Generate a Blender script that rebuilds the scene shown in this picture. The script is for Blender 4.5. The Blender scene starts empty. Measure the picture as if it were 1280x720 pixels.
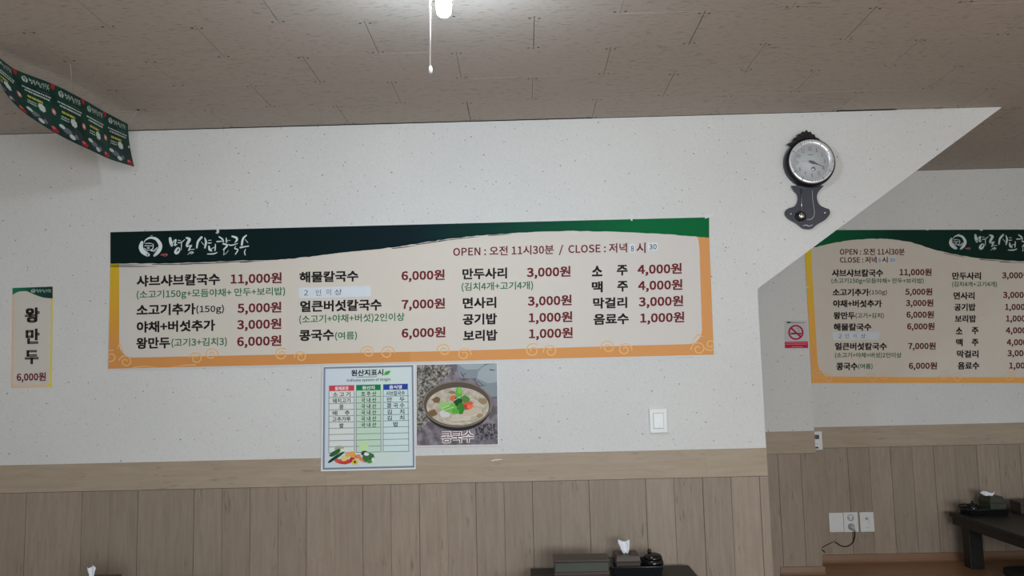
import bpy, math, random
from mathutils import Vector, Matrix
random.seed(7)
S = bpy.context.scene
COL = S.collection

# ------------------------------------------------------------------ camera
F, PITCH, ROLL, YAW = 1039.70, 0.1045, -0.0240, -0.0117
CAM = Vector((0, 0, 1.20))
cp, sp, cy, sy = math.cos(PITCH), math.sin(PITCH), math.cos(YAW), math.sin(YAW)
fw = Vector((sy*cp, cy*cp, sp)); rt0 = Vector((cy, -sy, 0)); up0 = rt0.cross(fw)
rt = rt0*math.cos(ROLL) + up0*math.sin(ROLL); up = -rt0*math.sin(ROLL) + up0*math.cos(ROLL)
cam = bpy.data.cameras.new('camera'); cam.sensor_width = 36; cam.lens = F*36/1280; cam.clip_start = .02
camo = bpy.data.objects.new('camera', cam); COL.objects.link(camo)
M4 = Matrix((rt, up, -fw)).transposed().to_4x4(); M4.translation = CAM
camo.matrix_world = M4
S.camera = camo

# ------------------------------------------------------------------ light and exposure
S.view_settings.view_transform = 'Standard'
S.view_settings.look = 'None'
S.view_settings.gamma = 1
S.view_settings.use_curve_mapping = False
S.view_settings.exposure = 0.0
W = bpy.data.worlds.new('world'); S.world = W; W.use_nodes = True
W.node_tree.nodes['Background'].inputs[0].default_value = (.75, .85, 1, 1)
W.node_tree.nodes['Background'].inputs[1].default_value = .4

def area(name, loc, rot, sx, sy_, power, color):
    l = bpy.data.lights.new(name, 'AREA'); l.shape = 'RECTANGLE'; l.size = sx; l.size_y = sy_
    l.energy = power; l.color = color
    o = bpy.data.objects.new(name, l); COL.objects.link(o); o.location = loc; o.rotation_euler = rot
    return o
# daylight through the shop front behind the photographer
area('shopfront_daylight', (1.6, -2.9, 1.0), (math.radians(90), 0, 0), 3.4, 1.2, 176, (.94, .975, 1.0))
# the other fluorescent fittings of the dining room, behind and beside the photographer
area('fluorescent_light', (-1.2, .3, 2.38), (0, 0, 0), 1.2, .25, 2, (.93, .97, 1.0))
area('fluorescent_light', (1.6, .1, 2.38), (0, 0, 0), 1.2, .25, 8, (.95, .97, 1.0))
LAMP = 330.0
DISC = 44.0

# ------------------------------------------------------------------ measures
ZC = CAM.z + 1.2537            # ceiling
Y1, Y2, YS = 4.0106, 5.3118, 5.02   # front wall, back wall, column face
ZW, ZB = CAM.z - .3703, CAM.z - .4998   # top / bottom of the horizontal board
XL, XR, YR = -3.3, 4.4, -3.0

def at(px, py, Y):
    v = fw*F + rt*(px-640) + up*(360-py)
    return CAM + v*(Y/v.y)
def atz(px, py, z):
    v = fw*F + rt*(px-640) + up*(360-py)
    return CAM + v*((z-CAM.z)/v.z)

def lin(c):
    c /= 255
    return c/12.92 if c < .04045 else ((c+.055)/1.055)**2.4
def A(r, g, b, k=.74):
    return tuple(min(.85, max(.004, lin(x)/k)) for x in (r, g, b))

# ------------------------------------------------------------------ materials
MATS = {}
def nmat(name):
    m = bpy.data.materials.new(name); m.use_nodes = True
    MATS[name] = m
    nt = m.node_tree
    return m, nt, nt.nodes['Principled BSDF']
def link(nt, a, b): nt.links.new(a, b)
def flat(name, col, rough=.5, metal=0., spec=.5, bump=0, bscale=200, vary=.06):
    if name in MATS: return MATS[name]
    m, nt, b = nmat(name)
    b.inputs['Roughness'].default_value = rough
    b.inputs['Metallic'].default_value = metal
    b.inputs['Specular IOR Level'].default_value = spec
    tc = nt.nodes.new('ShaderNodeTexCoord')
    n = nt.nodes.new('ShaderNodeTexNoise'); n.inputs['Scale'].default_value = 18; n.inputs['Detail'].default_value = 3
    link(nt, tc.outputs['Object'], n.inputs['Vector'])
    r = nt.nodes.new('ShaderNodeMapRange'); r.inputs['To Min'].default_value = 1-vary; r.inputs['To Max'].default_value = 1+vary
    link(nt, n.outputs['Fac'], r.inputs['Value'])
    mx = nt.nodes.new('ShaderNodeVectorMath'); mx.operation = 'SCALE'; mx.inputs[0].default_value = col
    link(nt, r.outputs['Result'], mx.inputs['Scale'])
    link(nt, mx.outputs[0], b.inputs['Base Color'])
    if bump:
        n2 = nt.nodes.new('ShaderNodeTexNoise'); n2.inputs['Scale'].default_value = bscale
        link(nt, tc.outputs['Object'], n2.inputs['Vector'])
        bp = nt.nodes.new('ShaderNodeBump'); bp.inputs['Strength'].default_value = bump; bp.inputs['Distance'].default_value = .002
        link(nt, n2.outputs['Fac'], bp.inputs['Height']); link(nt, bp.outputs[0], b.inputs['Normal'])
    return m
def ink(r, g, b, k=.74, rough=.6):
    nm = 'ink_%d_%d_%d' % (r, g, b)
    return flat(nm, A(r, g, b, k), rough, spec=.1, vary=.03)
def gradient(name, axis, p0, p1, stops, rough=.55):
    """printed colour gradient along a world axis (the object sits at the origin)"""
    m, nt, b = nmat(name); b.inputs['Roughness'].default_value = rough; b.inputs['Specular IOR Level'].default_value = .08
    tc = nt.nodes.new('ShaderNodeTexCoord'); sx = nt.nodes.new('ShaderNodeSeparateXYZ')
    link(nt, tc.outputs['Object'], sx.inputs[0])
    r = nt.nodes.new('ShaderNodeMapRange'); r.inputs['From Min'].default_value = p0; r.inputs['From Max'].default_value = p1
    link(nt, sx.outputs[axis], r.inputs['Value'])
    cr = nt.nodes.new('ShaderNodeValToRGB')
    e = cr.color_ramp.elements
    e[0].position, e[0].color = stops[0][0], (*stops[0][1], 1)
    e[1].position, e[1].color = stops[-1][0], (*stops[-1][1], 1)
    for p, c in stops[1:-1]:
        q = e.new(p); q.color = (*c, 1)
    link(nt, r.outputs[0], cr.inputs[0]); link(nt, cr.outputs[0], b.inputs['Base Color'])
    return m

def wallpaper():
    m, nt, b = nmat('speckled_wallpaper'); b.inputs['Roughness'].default_value = .75; b.inputs['Specular IOR Level'].default_value = .25
    tc = nt.nodes.new('ShaderNodeTexCoord')
    base = nt.nodes.new('ShaderNodeTexNoise'); base.inputs['Scale'].default_value = 1.3; base.inputs['Detail'].default_value = 4
    link(nt, tc.outputs['Object'], base.inputs['Vector'])
    cr = nt.nodes.new('ShaderNodeValToRGB')
    cr.color_ramp.elements[0].position = .3; cr.color_ramp.elements[0].color = (.66, .675, .66, 1)
    cr.color_ramp.elements[1].position = .7; cr.color_ramp.elements[1].color = (.72, .73, .71, 1)
    link(nt, base.outputs['Fac'], cr.inputs[0])
    # fibres, fine grain
    fn = nt.nodes.new('ShaderNodeTexNoise'); fn.inputs['Scale'].default_value = 130; fn.inputs['Detail'].default_value = 4
    link(nt, tc.outputs['Object'], fn.inputs['Vector'])
    fr = nt.nodes.new('ShaderNodeMapRange'); fr.inputs['From Min'].default_value = .3; fr.inputs['From Max'].default_value = .7
    fr.inputs['To Min'].default_value = .955; fr.inputs['To Max'].default_value = 1.035
    link(nt, fn.outputs['Fac'], fr.inputs['Value'])
    out = cr.outputs[0]
    mm = nt.nodes.new('ShaderNodeVectorMath'); mm.operation = 'SCALE'
    link(nt, out, mm.inputs[0]); link(nt, fr.outputs[0], mm.inputs['Scale']); out = mm.outputs[0]
    # specks of two sizes
    for sc, rad, keep, dark, st in ((12, .040, .55, .42, 1.0), (24, .055, .60, .60, 1.4), (8, .032, .35, .30, .8)):
        mp = nt.nodes.new('ShaderNodeMapping'); mp.inputs['Scale'].default_value = (st, 1, 1/st); mp.inputs['Rotation'].default_value = (0, .5*st, 0)
        link(nt, tc.outputs['Object'], mp.inputs['Vector'])
        # collapse depth so specks lie on the wall plane
        v = nt.nodes.new('ShaderNodeTexVoronoi'); v.inputs['Scale'].default_value = sc; v.voronoi_dimensions = '2D'
        sw = nt.nodes.new('ShaderNodeSeparateXYZ'); cb = nt.nodes.new('ShaderNodeCombineXYZ')
        link(nt, mp.outputs[0], sw.inputs[0])
        ad = nt.nodes.new('ShaderNodeMath'); ad.operation = 'ADD'
        link(nt, sw.outputs['X'], ad.inputs[0]); link(nt, sw.outputs['Y'], ad.inputs[1])
        link(nt, ad.outputs[0], cb.inputs['X']); link(nt, sw.outputs['Z'], cb.inputs['Y'])
        link(nt, cb.outputs[0], v.inputs['Vector'])
        d = nt.nodes.new('ShaderNodeMapRange'); d.inputs['From Min'].default_value = rad*.55; d.inputs['From Max'].default_value = rad
        d.inputs['To Min'].default_value = 1; d.inputs['To Max'].default_value = 0
        link(nt, v.outputs['Distance'], d.inputs['Value'])
        sc2 = nt.nodes.new('ShaderNodeSeparateColor'); link(nt, v.outputs['Color'], sc2.inputs[0])
        g = nt.nodes.new('ShaderNodeMapRange'); g.inputs['From Min'].default_value = keep; g.inputs['From Max'].default_value = 1
        g.inputs['To Min'].default_value = 0; g.inputs['To Max'].default_value = 1
        link(nt, sc2.outputs[0], g.inputs['Value'])
        ml = nt.nodes.new('ShaderNodeMath'); ml.operation = 'MULTIPLY'
        link(nt, d.outputs[0], ml.inputs[0]); link(nt, g.outputs[0], ml.inputs[1])
        mix = nt.nodes.new('ShaderNodeMix'); mix.data_type = 'RGBA'
        link(nt, ml.outputs[0], mix.inputs[0]); link(nt, out, mix.inputs[6])
        mix.inputs[7].default_value = (dark*.4, dark*.38, dark*.34, 1)
        out = mix.outputs[2]
    link(nt, out, b.inputs['Base Color'])
    bp = nt.nodes.new('ShaderNodeBump'); bp.inputs['Strength'].default_value = .35; bp.inputs['Distance'].default_value = .0015
    link(nt, fn.outputs['Fac'], bp.inputs['Height']); link(nt, bp.outputs[0], b.inputs['Normal'])
    return m
WALL = wallpaper()

def wood(name, dark, light, axis='Z', rough=.55, stretch=18, sc=3., contrast=1., rnd=.10, knots=True):
    """grained board; grain runs along the object's own axis, every board differs"""
    m, nt, b = nmat(name); b.inputs['Roughness'].default_value = rough; b.inputs['Specular IOR Level'].default_value = .3
    tc = nt.nodes.new('ShaderNodeTexCoord'); oi = nt.nodes.new('ShaderNodeObjectInfo')
    off = nt.nodes.new('ShaderNodeMath'); off.operation = 'MULTIPLY'; off.inputs[1].default_value = 37.
    link(nt, oi.outputs['Random'], off.inputs[0])
    add = nt.nodes.new('ShaderNodeVectorMath'); add.operation = 'ADD'
    cb = nt.nodes.new('ShaderNodeCombineXYZ')
    for i in range(3): link(nt, off.outputs[0], cb.inputs[i])
    link(nt, tc.outputs['Object'], add.inputs[0]); link(nt, cb.outputs[0], add.inputs[1])
    mp = nt.nodes.new('ShaderNodeMapping')
    s = [stretch]*3; s['XYZ'.index(axis)] = 1.
    mp.inputs['Scale'].default_value = s
    link(nt, add.outputs[0], mp.inputs['Vector'])
    n = nt.nodes.new('ShaderNodeTexNoise'); n.inputs['Scale'].default_value = sc; n.inputs['Detail'].default_value = 9
    n.inputs['Roughness'].default_value = .72; n.inputs['Distortion'].default_value = .5
    link(nt, mp.outputs[0], n.inputs['Vector'])
    cr = nt.nodes.new('ShaderNodeValToRGB')
    cr.color_ramp.elements[0].position = .5-.2/contrast; cr.color_ramp.elements[0].color = (*dark, 1)
    cr.color_ramp.elements[1].position = .5+.2/contrast; cr.color_ramp.elements[1].color = (*light, 1)
    link(nt, n.outputs['Fac'], cr.inputs[0])
    # sparse dark pores running with the grain
    mp2 = nt.nodes.new('ShaderNodeMapping'); s = [60.]*3; s['XYZ'.index(axis)] = 7.
    mp2.inputs['Scale'].default_value = s; link(nt, add.outputs[0], mp2.inputs['Vector'])
    n2 = nt.nodes.new('ShaderNodeTexNoise'); n2.inputs['Scale'].default_value = 1.6; n2.inputs['Detail'].default_value = 3
    link(nt, mp2.outputs[0], n2.inputs['Vector'])
    n3 = nt.nodes.new('ShaderNodeTexNoise'); n3.inputs['Scale'].default_value = 5
    link(nt, add.outputs[0], n3.inputs['Vector'])
    ms = nt.nodes.new('ShaderNodeMapRange'); ms.inputs['From Min'].default_value = .50; ms.inputs['From Max'].default_value = .62
    link(nt, n3.outputs['Fac'], ms.inputs['Value'])
    pr = nt.nodes.new('ShaderNodeMapRange'); pr.inputs['From Min'].default_value = .60; pr.inputs['From Max'].default_value = .70
    link(nt, n2.outputs['Fac'], pr.inputs['Value'])
    pm = nt.nodes.new('ShaderNodeMath'); pm.operation = 'MULTIPLY'
    link(nt, ms.outputs[0], pm.inputs[0]); link(nt, pr.outputs[0], pm.inputs[1])
    pm2 = nt.nodes.new('ShaderNodeMath'); pm2.operation = 'MULTIPLY'; pm2.inputs[1].default_value = .55
    link(nt, pm.outputs[0], pm2.inputs[0])
    mix = nt.nodes.new('ShaderNodeMix'); mix.data_type = 'RGBA'
    link(nt, pm2.outputs[0], mix.inputs[0]); link(nt, cr.outputs[0], mix.inputs[6])
    mix.inputs[7].default_value = tuple(c*.45 for c in dark)+(1,)
    # per board tone
    r = nt.nodes.new('ShaderNodeMapRange'); r.inputs['To Min'].default_value = 1-rnd; r.inputs['To Max'].default_value = 1+rnd
    link(nt, oi.outputs['Random'], r.inputs['Value'])
    mm = nt.nodes.new('ShaderNodeVectorMath'); mm.operation = 'SCALE'
    link(nt, mix.outputs[2], mm.inputs[0]); link(nt, r.outputs[0], mm.inputs['Scale'])
    link(nt, mm.outputs[0], b.inputs['Base Color'])
    bp = nt.nodes.new('ShaderNodeBump'); bp.inputs['Strength'].default_value = .15; bp.inputs['Distance'].default_value = .001
    link(nt, n.outputs['Fac'], bp.inputs['Height']); link(nt, bp.outputs[0], b.inputs['Normal'])
    return m
PLANK = wood('pale_oak_plank', (.25, .198, .15), (.375, .31, .245), 'Z', stretch=11, sc=4.5, contrast=.72, rnd=.08)
BOARD = wood('pale_oak_board', (.34, .275, .20), (.45, .375, .285), 'X', stretch=11, sc=4., contrast=.75, rnd=.02)
GROOVE = flat('groove_brown', (.055, .04, .03), .8)
FLOORM = wood('orange_vinyl_floor', (.24, .12, .055), (.40, .21, .10), 'X', rough=.3, rnd=.03)
DARKWOOD = wood('black_brown_wood', (.010, .0098, .008), (.021, .0195, .015), 'Y', rough=.45, rnd=.05)
BROWNWOOD = wood('brown_box_wood', (.05, .035, .03), (.085, .062, .052), 'X', rough=.45, rnd=.05)
OLIVE = flat('olive_grey_lacquer', (.036, .044, .027), .45)
REDWOOD = wood('red_brown_wood', (.045, .02, .016), (.075, .034, .028), 'X', rough=.45)
BLACKP = flat('black_plastic', (.006, .007, .009), .3)
BLACKG = flat('black_glaze', (.008, .008, .008), .12)
TISSUE = flat('white_tissue', (.82, .84, .88), .9, bump=.3, bscale=60)
WPLAST = flat('white_plastic', (.70, .73, .72), .35)
WPLAST2 = flat('white_rocker', (.69, .73, .725), .3)
DARKP = flat('dark_hole', (.03, .03, .03), .6)
CHROME = flat('chrome', (.85, .87, .9), .16, metal=1.)
WHITE = flat('white_vinyl', (.64, .66, .66), .5)
BLACKC = flat('clock_black', (.006, .006, .010), .35, spec=.3)
PLAQUE = flat('plaque_slate', (.06, .065, .085), .22)
DIAL = flat('dial_white', (.52, .55, .56), .45)
GOLDD = flat('dark_ornament', (.018, .016, .014), .35, metal=.3, bump=.8, bscale=120)
TAPE = flat('tape', (.75, .78, .8), .15)

def tile_mat():
    m, nt, b = nmat('ceiling_tile'); b.inputs['Roughness'].default_value = .85; b.inputs['Specular IOR Level'].default_value = .15
    tc = nt.nodes.new('ShaderNodeTexCoord'); oi = nt.nodes.new('ShaderNodeObjectInfo')
    off = nt.nodes.new('ShaderNodeMath'); off.operation = 'MULTIPLY'; off.inputs[1].default_value = 53.
    link(nt, oi.outputs['Random'], off.inputs[0])
    cb = nt.nodes.new('ShaderNodeCombineXYZ')
    for i in range(3): link(nt, off.outputs[0], cb.inputs[i])
    add = nt.nodes.new('ShaderNodeVectorMath'); add.operation = 'ADD'
    link(nt, tc.outputs['Object'], add.inputs[0]); link(nt, cb.outputs[0], add.inputs[1])
    mp = nt.nodes.new('ShaderNodeMapping'); mp.inputs['Scale'].default_value = (26, 135, 1)
    link(nt, add.outputs[0], mp.inputs['Vector'])
    n = nt.nodes.new('ShaderNodeTexNoise'); n.inputs['Scale'].default_value = 1.; n.inputs['Detail'].default_value = 2.5; n.inputs['Roughness'].default_value = .6
    link(nt, mp.outputs[0], n.inputs['Vector'])
    d = nt.nodes.new('ShaderNodeMapRange'); d.inputs['From Min'].default_value = .56; d.inputs['From Max'].default_value = .72
    link(nt, n.outputs['Fac'], d.inputs['Value'])
    mix = nt.nodes.new('ShaderNodeMix'); mix.data_type = 'RGBA'
    link(nt, d.outputs[0], mix.inputs[0]); mix.inputs[6].default_value = (.50, .46, .41, 1); mix.inputs[7].default_value = (.29, .265, .235, 1)
    r = nt.nodes.new('ShaderNodeMapRange'); r.inputs['To Min'].default_value = .985; r.inputs['To Max'].default_value = 1.015
    link(nt, oi.outputs['Random'], r.inputs['Value'])
    mm = nt.nodes.new('ShaderNodeVectorMath'); mm.operation = 'SCALE'
    link(nt, mix.outputs[2], mm.inputs[0]); link(nt, r.outputs[0], mm.inputs['Scale'])
    link(nt, mm.outputs[0], b.inputs['Base Color'])
    bp = nt.nodes.new('ShaderNodeBump'); bp.inputs['Strength'].default_value = .5; bp.inputs['Distance'].default_value = .002; bp.invert = True
    link(nt, d.outputs[0], bp.inputs['Height']); link(nt, bp.outputs[0], b.inputs['Normal'])
    return m
TILE = tile_mat()
CAVITY = flat('ceiling_cavity', (.03, .028, .025), .9)

# ------------------------------------------------------------------ mesh helpers
class MB:
    def __init__(s): s.v = []; s.f = []; s.m = []; s.sm = []
    def add(s, vs, fs, mi=0, smooth=False):
        o = len(s.v); s.v += [tuple(v) for v in vs]
        for f in fs: s.f.append(tuple(i+o for i in f)); s.m.append(mi); s.sm.append(smooth)
        return s
    def box(s, x0, x1, y0, y1, z0, z1, mi=0, taper=0):
        t = taper
        return s.add([(x0+t, y0+t, z0), (x1-t, y0+t, z0), (x1-t, y1-t, z0), (x0+t, y1-t, z0), (x0, y0, z1), (x1, y0, z1), (x1, y1, z1), (x0, y1, z1)],
                     [(3, 2, 1, 0), (4, 5, 6, 7), (0, 1, 5, 4), (1, 2, 6, 5), (2, 3, 7, 6), (3, 0, 4, 7)], mi)
    def lathe(s, prof, seg=32, c=(0, 0, 0), axis='Z', mi=0, smooth=True, caps=True):
        """prof: (radius, height) pairs; axis Z up or Y (towards the viewer = -Y)"""
        vs = []; n = len(prof)
        for r, h in prof:
            for k in range(seg):
                a = 2*math.pi*k/seg
                if axis == 'Z': vs.append((c[0]+r*math.cos(a), c[1]+r*math.sin(a), c[2]+h))
                else: vs.append((c[0]+r*math.cos(a), c[1]-h, c[2]+r*math.sin(a)))
        fs = [(i*seg+k, i*seg+(k+1) % seg, (i+1)*seg+(k+1) % seg, (i+1)*seg+k) for i in range(n-1) for k in range(seg)]
        if caps: fs += [tuple(range(seg))[::-1], tuple(range((n-1)*seg, n*seg))]
        return s.add(vs, fs, mi, smooth)
    def tube(s, pts, r, seg=8, mi=0):
        pts = [Vector(p) for p in pts]; vs = []; n = len(pts)
        rr = r if isinstance(r, (list, tuple)) else [r]*n
        for i, p in enumerate(pts):
            d = (pts[min(i+1, n-1)]-pts[max(i-1, 0)]).normalized()
            u = d.cross(Vector((0, 1, 0)) if abs(d.y) < .9 else Vector((1, 0, 0))).normalized(); w = d.cross(u)
            for k in range(seg):
                a = 2*math.pi*k/seg; vs.append(p+(u*math.cos(a)+w*math.sin(a))*rr[i])
        fs = [(i*seg+k, i*seg+(k+1) % seg, (i+1)*seg+(k+1) % seg, (i+1)*seg+k) for i in range(n-1) for k in range(seg)]
        fs += [tuple(range(seg))[::-1], tuple(range((n-1)*seg, n*seg))]
        return s.add(vs, fs, mi, True)
    def prism(s, outline, y0, y1, mi=0):
        """outline of (x,z), extruded from y0 (front) to y1"""
        n = len(outline)
        vs = [(x, y0, z) for x, z in outline]+[(x, y1, z) for x, z in outline]
        fs = [tuple(range(n)), tuple(range(2*n-1, n-1, -1))]+[(i, n+i, n+(i+1) % n, (i+1) % n) for i in range(n)]
        return s.add(vs, fs, mi)
    def build(s, name, mats, parent=None, bevel=0, loc=None, segs=2):
        me = bpy.data.meshes.new(name); me.from_pydata(s.v, [], s.f)
        if not isinstance(mats, (list, tuple)): mats = [mats]
        for m in mats: me.materials.append(m)
        me.polygons.foreach_set('material_index', s.m); me.polygons.foreach_set('use_smooth', s.sm)
        me.update()
        o = bpy.data.objects.new(name, me); COL.objects.link(o)
        if loc is not None: o.location = loc
        if parent is not None: o.parent = parent
        if bevel:
            b = o.modifiers.new('bevel', 'BEVEL'); b.width = bevel; b.segments = segs; b.limit_method = 'ANGLE'
        return o
def empty(name, loc=(0, 0, 0)):
    o = bpy.data.objects.new(name, None); COL.objects.link(o); o.location = loc; o.empty_display_size = .05
    return o
def tag(o, label, cat, group=None):
    o['label'] = label; o['category'] = cat
    if group: o['group'] = group
    return o
def thing(name, label, cat, loc=(0, 0, 0), group=None): return tag(empty(name, loc), label, cat, group)
def structure(o): o['kind'] = 'structure'; return o
def copy_tree(o, parent=None):
    c = o.copy(); COL.objects.link(c)
    if parent is not None: c.parent = parent
    for ch in list(o.children): copy_tree(ch, c)
    return c

# ------------------------------------------------------------------ lettering
TXT = {}; LIFT = 6e-5
FONT = None
try:   # the font that ships inside Blender and that it falls back to for Hangul
    import os
    FONT = bpy.data.fonts.load(os.path.join(bpy.utils.resource_path('LOCAL'), 'datafiles', 'fonts', 'Noto Sans CJK Regular.woff2'))
except Exception:
    FONT = None
def prepare(strings):
    objs = []
    for s, off in strings:
        if (s, off) in TXT: continue
        cu = bpy.data.curves.new('lettering_source', 'FONT'); cu.body = s; cu.size = 1; cu.resolution_u = 2
        cu.fill_mode = 'FRONT'
        if FONT: cu.font = FONT
        o = bpy.data.objects.new('lettering_source', cu); COL.objects.link(o); objs.append((s, off, o)); TXT[(s, off)] = None
    dg = bpy.context.evaluated_depsgraph_get(); dg.update()
    for s, off, o in objs:
        e = o.evaluated_get(dg); me = e.to_mesh()
        vs = [(v.co.x, v.co.y) for v in me.vertices]; fs = [tuple(p.vertices) for p in me.polygons]
        e.to_mesh_clear()
        xs = [v[0] for v in vs]; ys = [v[1] for v in vs]
        x0, x1, y0, y1 = min(xs), max(xs), min(ys), max(ys)
        if off > 0:   # bolder: four slightly shifted copies of the outline
            d = off*.50; n0 = len(vs)
            vs = [(x+sx*d, y+sy2*d) for sx in (-1, 1) for sy2 in (-1, 1) for x, y in vs]
            fs = [tuple(i+n0*k for i in f) for k in range(4) for f in fs]
            x0 -= d; x1 += d; y0 -= d; y1 += d
        TXT[(s, off)] = ([((x-x0)/(x1-x0), (y-y0)/(y1-y0)) for x, y in vs], fs, len(vs)//(4 if off > 0 else 1))
    for s, off, o in objs:
        cu = o.data; bpy.data.objects.remove(o); bpy.data.curves.remove(cu)
def write(mb, s, x0, x1, yc, h, slope, Y, off=.022, mi=0, fn=None):
    """lettering fitted into a photo-measured box on the plane y=Y (or on fn(u,v))"""
    if (s, off) not in TXT: prepare([(s, off)])
    vs, fs, n0 = TXT[(s, off)]
    out = []
    for i_, (u, v) in enumerate(vs):
        px = x0+(x1-x0)*u; py = yc+slope*(px-x0)+h*(.5-v)
        out.append(at(px, py, Y-LIFT*(i_//n0)))
    mb.add(out, fs, mi)
def catmull(pts, n=5):
    if len(pts) < 3: return pts
    out = []
    P = [pts[0]]+list(pts)+[pts[-1]]
    for i in range(1, len(P)-2):
        a, b, c, d = P[i-1:i+3]
        for k in range(n):
            t = k/n
            out.append(tuple(.5*((2*b[j])+(-a[j]+c[j])*t+(2*a[j]-5*b[j]+4*c[j]-d[j])*t*t+(-a[j]+3*b[j]-3*c[j]+d[j])*t**3) for j in range(len(b))))
    out.append(tuple(pts[-1]))
    return out
def stroke(mb, pts, mp, mi=0, smooth=True, n=5):
    """brush stroke: (x, y, width) points mapped to the plane by mp"""
    if smooth: pts = catmull(pts, n)
    vs = []; fs = []
    for i, (x, y, w) in enumerate(pts):
        a = pts[max(i-1, 0)]; b = pts[min(i+1, len(pts)-1)]
        dx, dy = b[0]-a[0], b[1]-a[1]; l = math.hypot(dx, dy) or 1
        nx, ny = -dy/l*w/2, dx/l*w/2
        vs += [mp(x+nx, y+ny), mp(x-nx, y-ny)]
    for i in range(len(pts)-1): fs.append((2*i, 2*i+1, 2*i+3, 2*i+2))
    mb.add(vs, fs, mi)
    for x, y, w in (pts[0], pts[-1]):
        mb.add([mp(x+w/2*.95*math.cos(a*math.pi/4), y+w/2*.95*math.sin(a*math.pi/4)) for a in range(8)], [tuple(range(8))], mi)

# ------------------------------------------------------------------ setting
P = lambda px, py, Y=Y1: at(px, py, Y)
XE = (P(947.5, 361).x+P(965.6, 720).x)/2
ZE = P(947.5, 361).z
XD = P(1250, 135.5).x+.01
floor = structure(MB().box(XL-.1, XR+.1, YR-.1, Y2+.1, -.1, 0).build('floor', FLOORM))

mb = MB()
wf = [(XL, 0), (XE, 0), (XE, ZE), (XD, ZC), (XL, ZC)]
mb.prism(wf, Y1, Y1+.10)
wall_front = structure(mb.build('wall_front', WALL))
wall_back = structure(MB().box(XE-1.2, XR, Y2, Y2+.1, 0, ZC).build('wall_back', WALL))
XSE = at(1017, 530, YS).x      # right edge of the projecting column
wall_column = structure(MB().box(XE-.6, XSE, YS, Y2, 0, ZC).build('wall_column', WALL))
structure(MB().box(XL-.1, XL, YR, Y1+.1, 0, ZC).build('wall_left', WALL))
structure(MB().box(XR, XR+.1, YR, Y2, 0, ZC).build('wall_right', WALL))
mb = MB()
mb.box(XL, XR, YR-.1, YR, 0, .4); mb.box(XL, XR, YR-.1, YR, 2.2, ZC); mb.box(XL, -1.5, YR-.1, YR, .4, 2.2); mb.box(3.3, XR, YR-.1, YR, .4, 2.2)
structure(mb.build('wall_rear', WALL))

# wainscot planks (each one its own board) and the horizontal board above them
def plank_mesh(w, h):
    mb = MB(); t = .005
    mb.box(-w/2, w/2, -t, 0, -h/2, h/2)
    me = bpy.data.meshes.new('plank'); me.from_pydata(mb.v, [], mb.f); me.materials.append(PLANK); return me
PW = .1337
HP = ZB-.002
pm = plank_mesh(PW, HP)
def planks(wall, x0, x1, Y, anchor, seams=None):
    groove = MB().box(x0, x1, Y-.0012, Y, 0, ZB).build('groove_backing', GROOVE, wall)
    k0 = math.floor((x0-anchor)/PW)
    x = anchor+k0*PW; k = k0-1
    while x < x1-.004:
        k += 1
        a, b = max(x, x0), min(x+PW, x1)
        g = .0024 if k % 2 else random.choice((.0004, .0008, .0016))
        if b-a > .012:
            o = bpy.data.objects.new('plank', pm); COL.objects.link(o); o.parent = wall
            o.location = ((a+b)/2+g/2, Y-random.choice((0, .0006)), HP/2); o.scale = ((b-a-g)/PW, 1, 1)
        x += PW
planks(wall_front, XL, XE, Y1, P(841.8, 600).x)
planks(wall_back, XSE, XR, Y2, at(1087.5, 600, Y2).x)
planks(wall_column, XE-.3, XSE, YS, at(1001.5, 600, YS).x)
def board(wall, x0, x1, Y):
    # boards 1.6 m long, butted end to end
    x = x0; L = [2.35, 1.8, 2.4, 2.4]; i = 0
    while x < x1-.01:
        e = min(x1, x+L[i % 4]); i += 1
        MB().box(-(e-x)/2+.0002, (e-x)/2-.0002, -.0056, 0, -(ZW-ZB)/2, (ZW-ZB)/2).build('top_board', BOARD, wall, loc=((x+e)/2, Y, (ZW+ZB)/2))
        x = e
board(wall_front, XL, XE, Y1); board(wall_back, XSE, XR, Y2); board(wall_column, XE-.3, XSE, YS)

# vinyl flooring turned up the walls
BASE = flat('upturned_vinyl', (.25, .145, .088), .3)
for nm, x0, x1, Y in (('baseboard_back', XSE, XR, Y2-.006), ('baseboard_column', at(975, 712, YS).x, XSE+.012, YS-.006)):
    mb = MB()
    pr = [(.0, .052), (-.006, .050), (-.008, .02), (-.014, .008), (-.03, .0005), (0, 0)]
    vs = [(x, Y+p[0], p[1]) for x in (x0, x1) for p in pr]; n = len(pr)
    mb.add(vs, [(i, i+1, n+i+1, n+i) for i in range(n-1)]+[(n-1, 0, n, 2*n-1), tuple(range(n))[::-1], tuple(range(n, 2*n))])
    structure(mb.build(nm, BASE))

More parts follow.
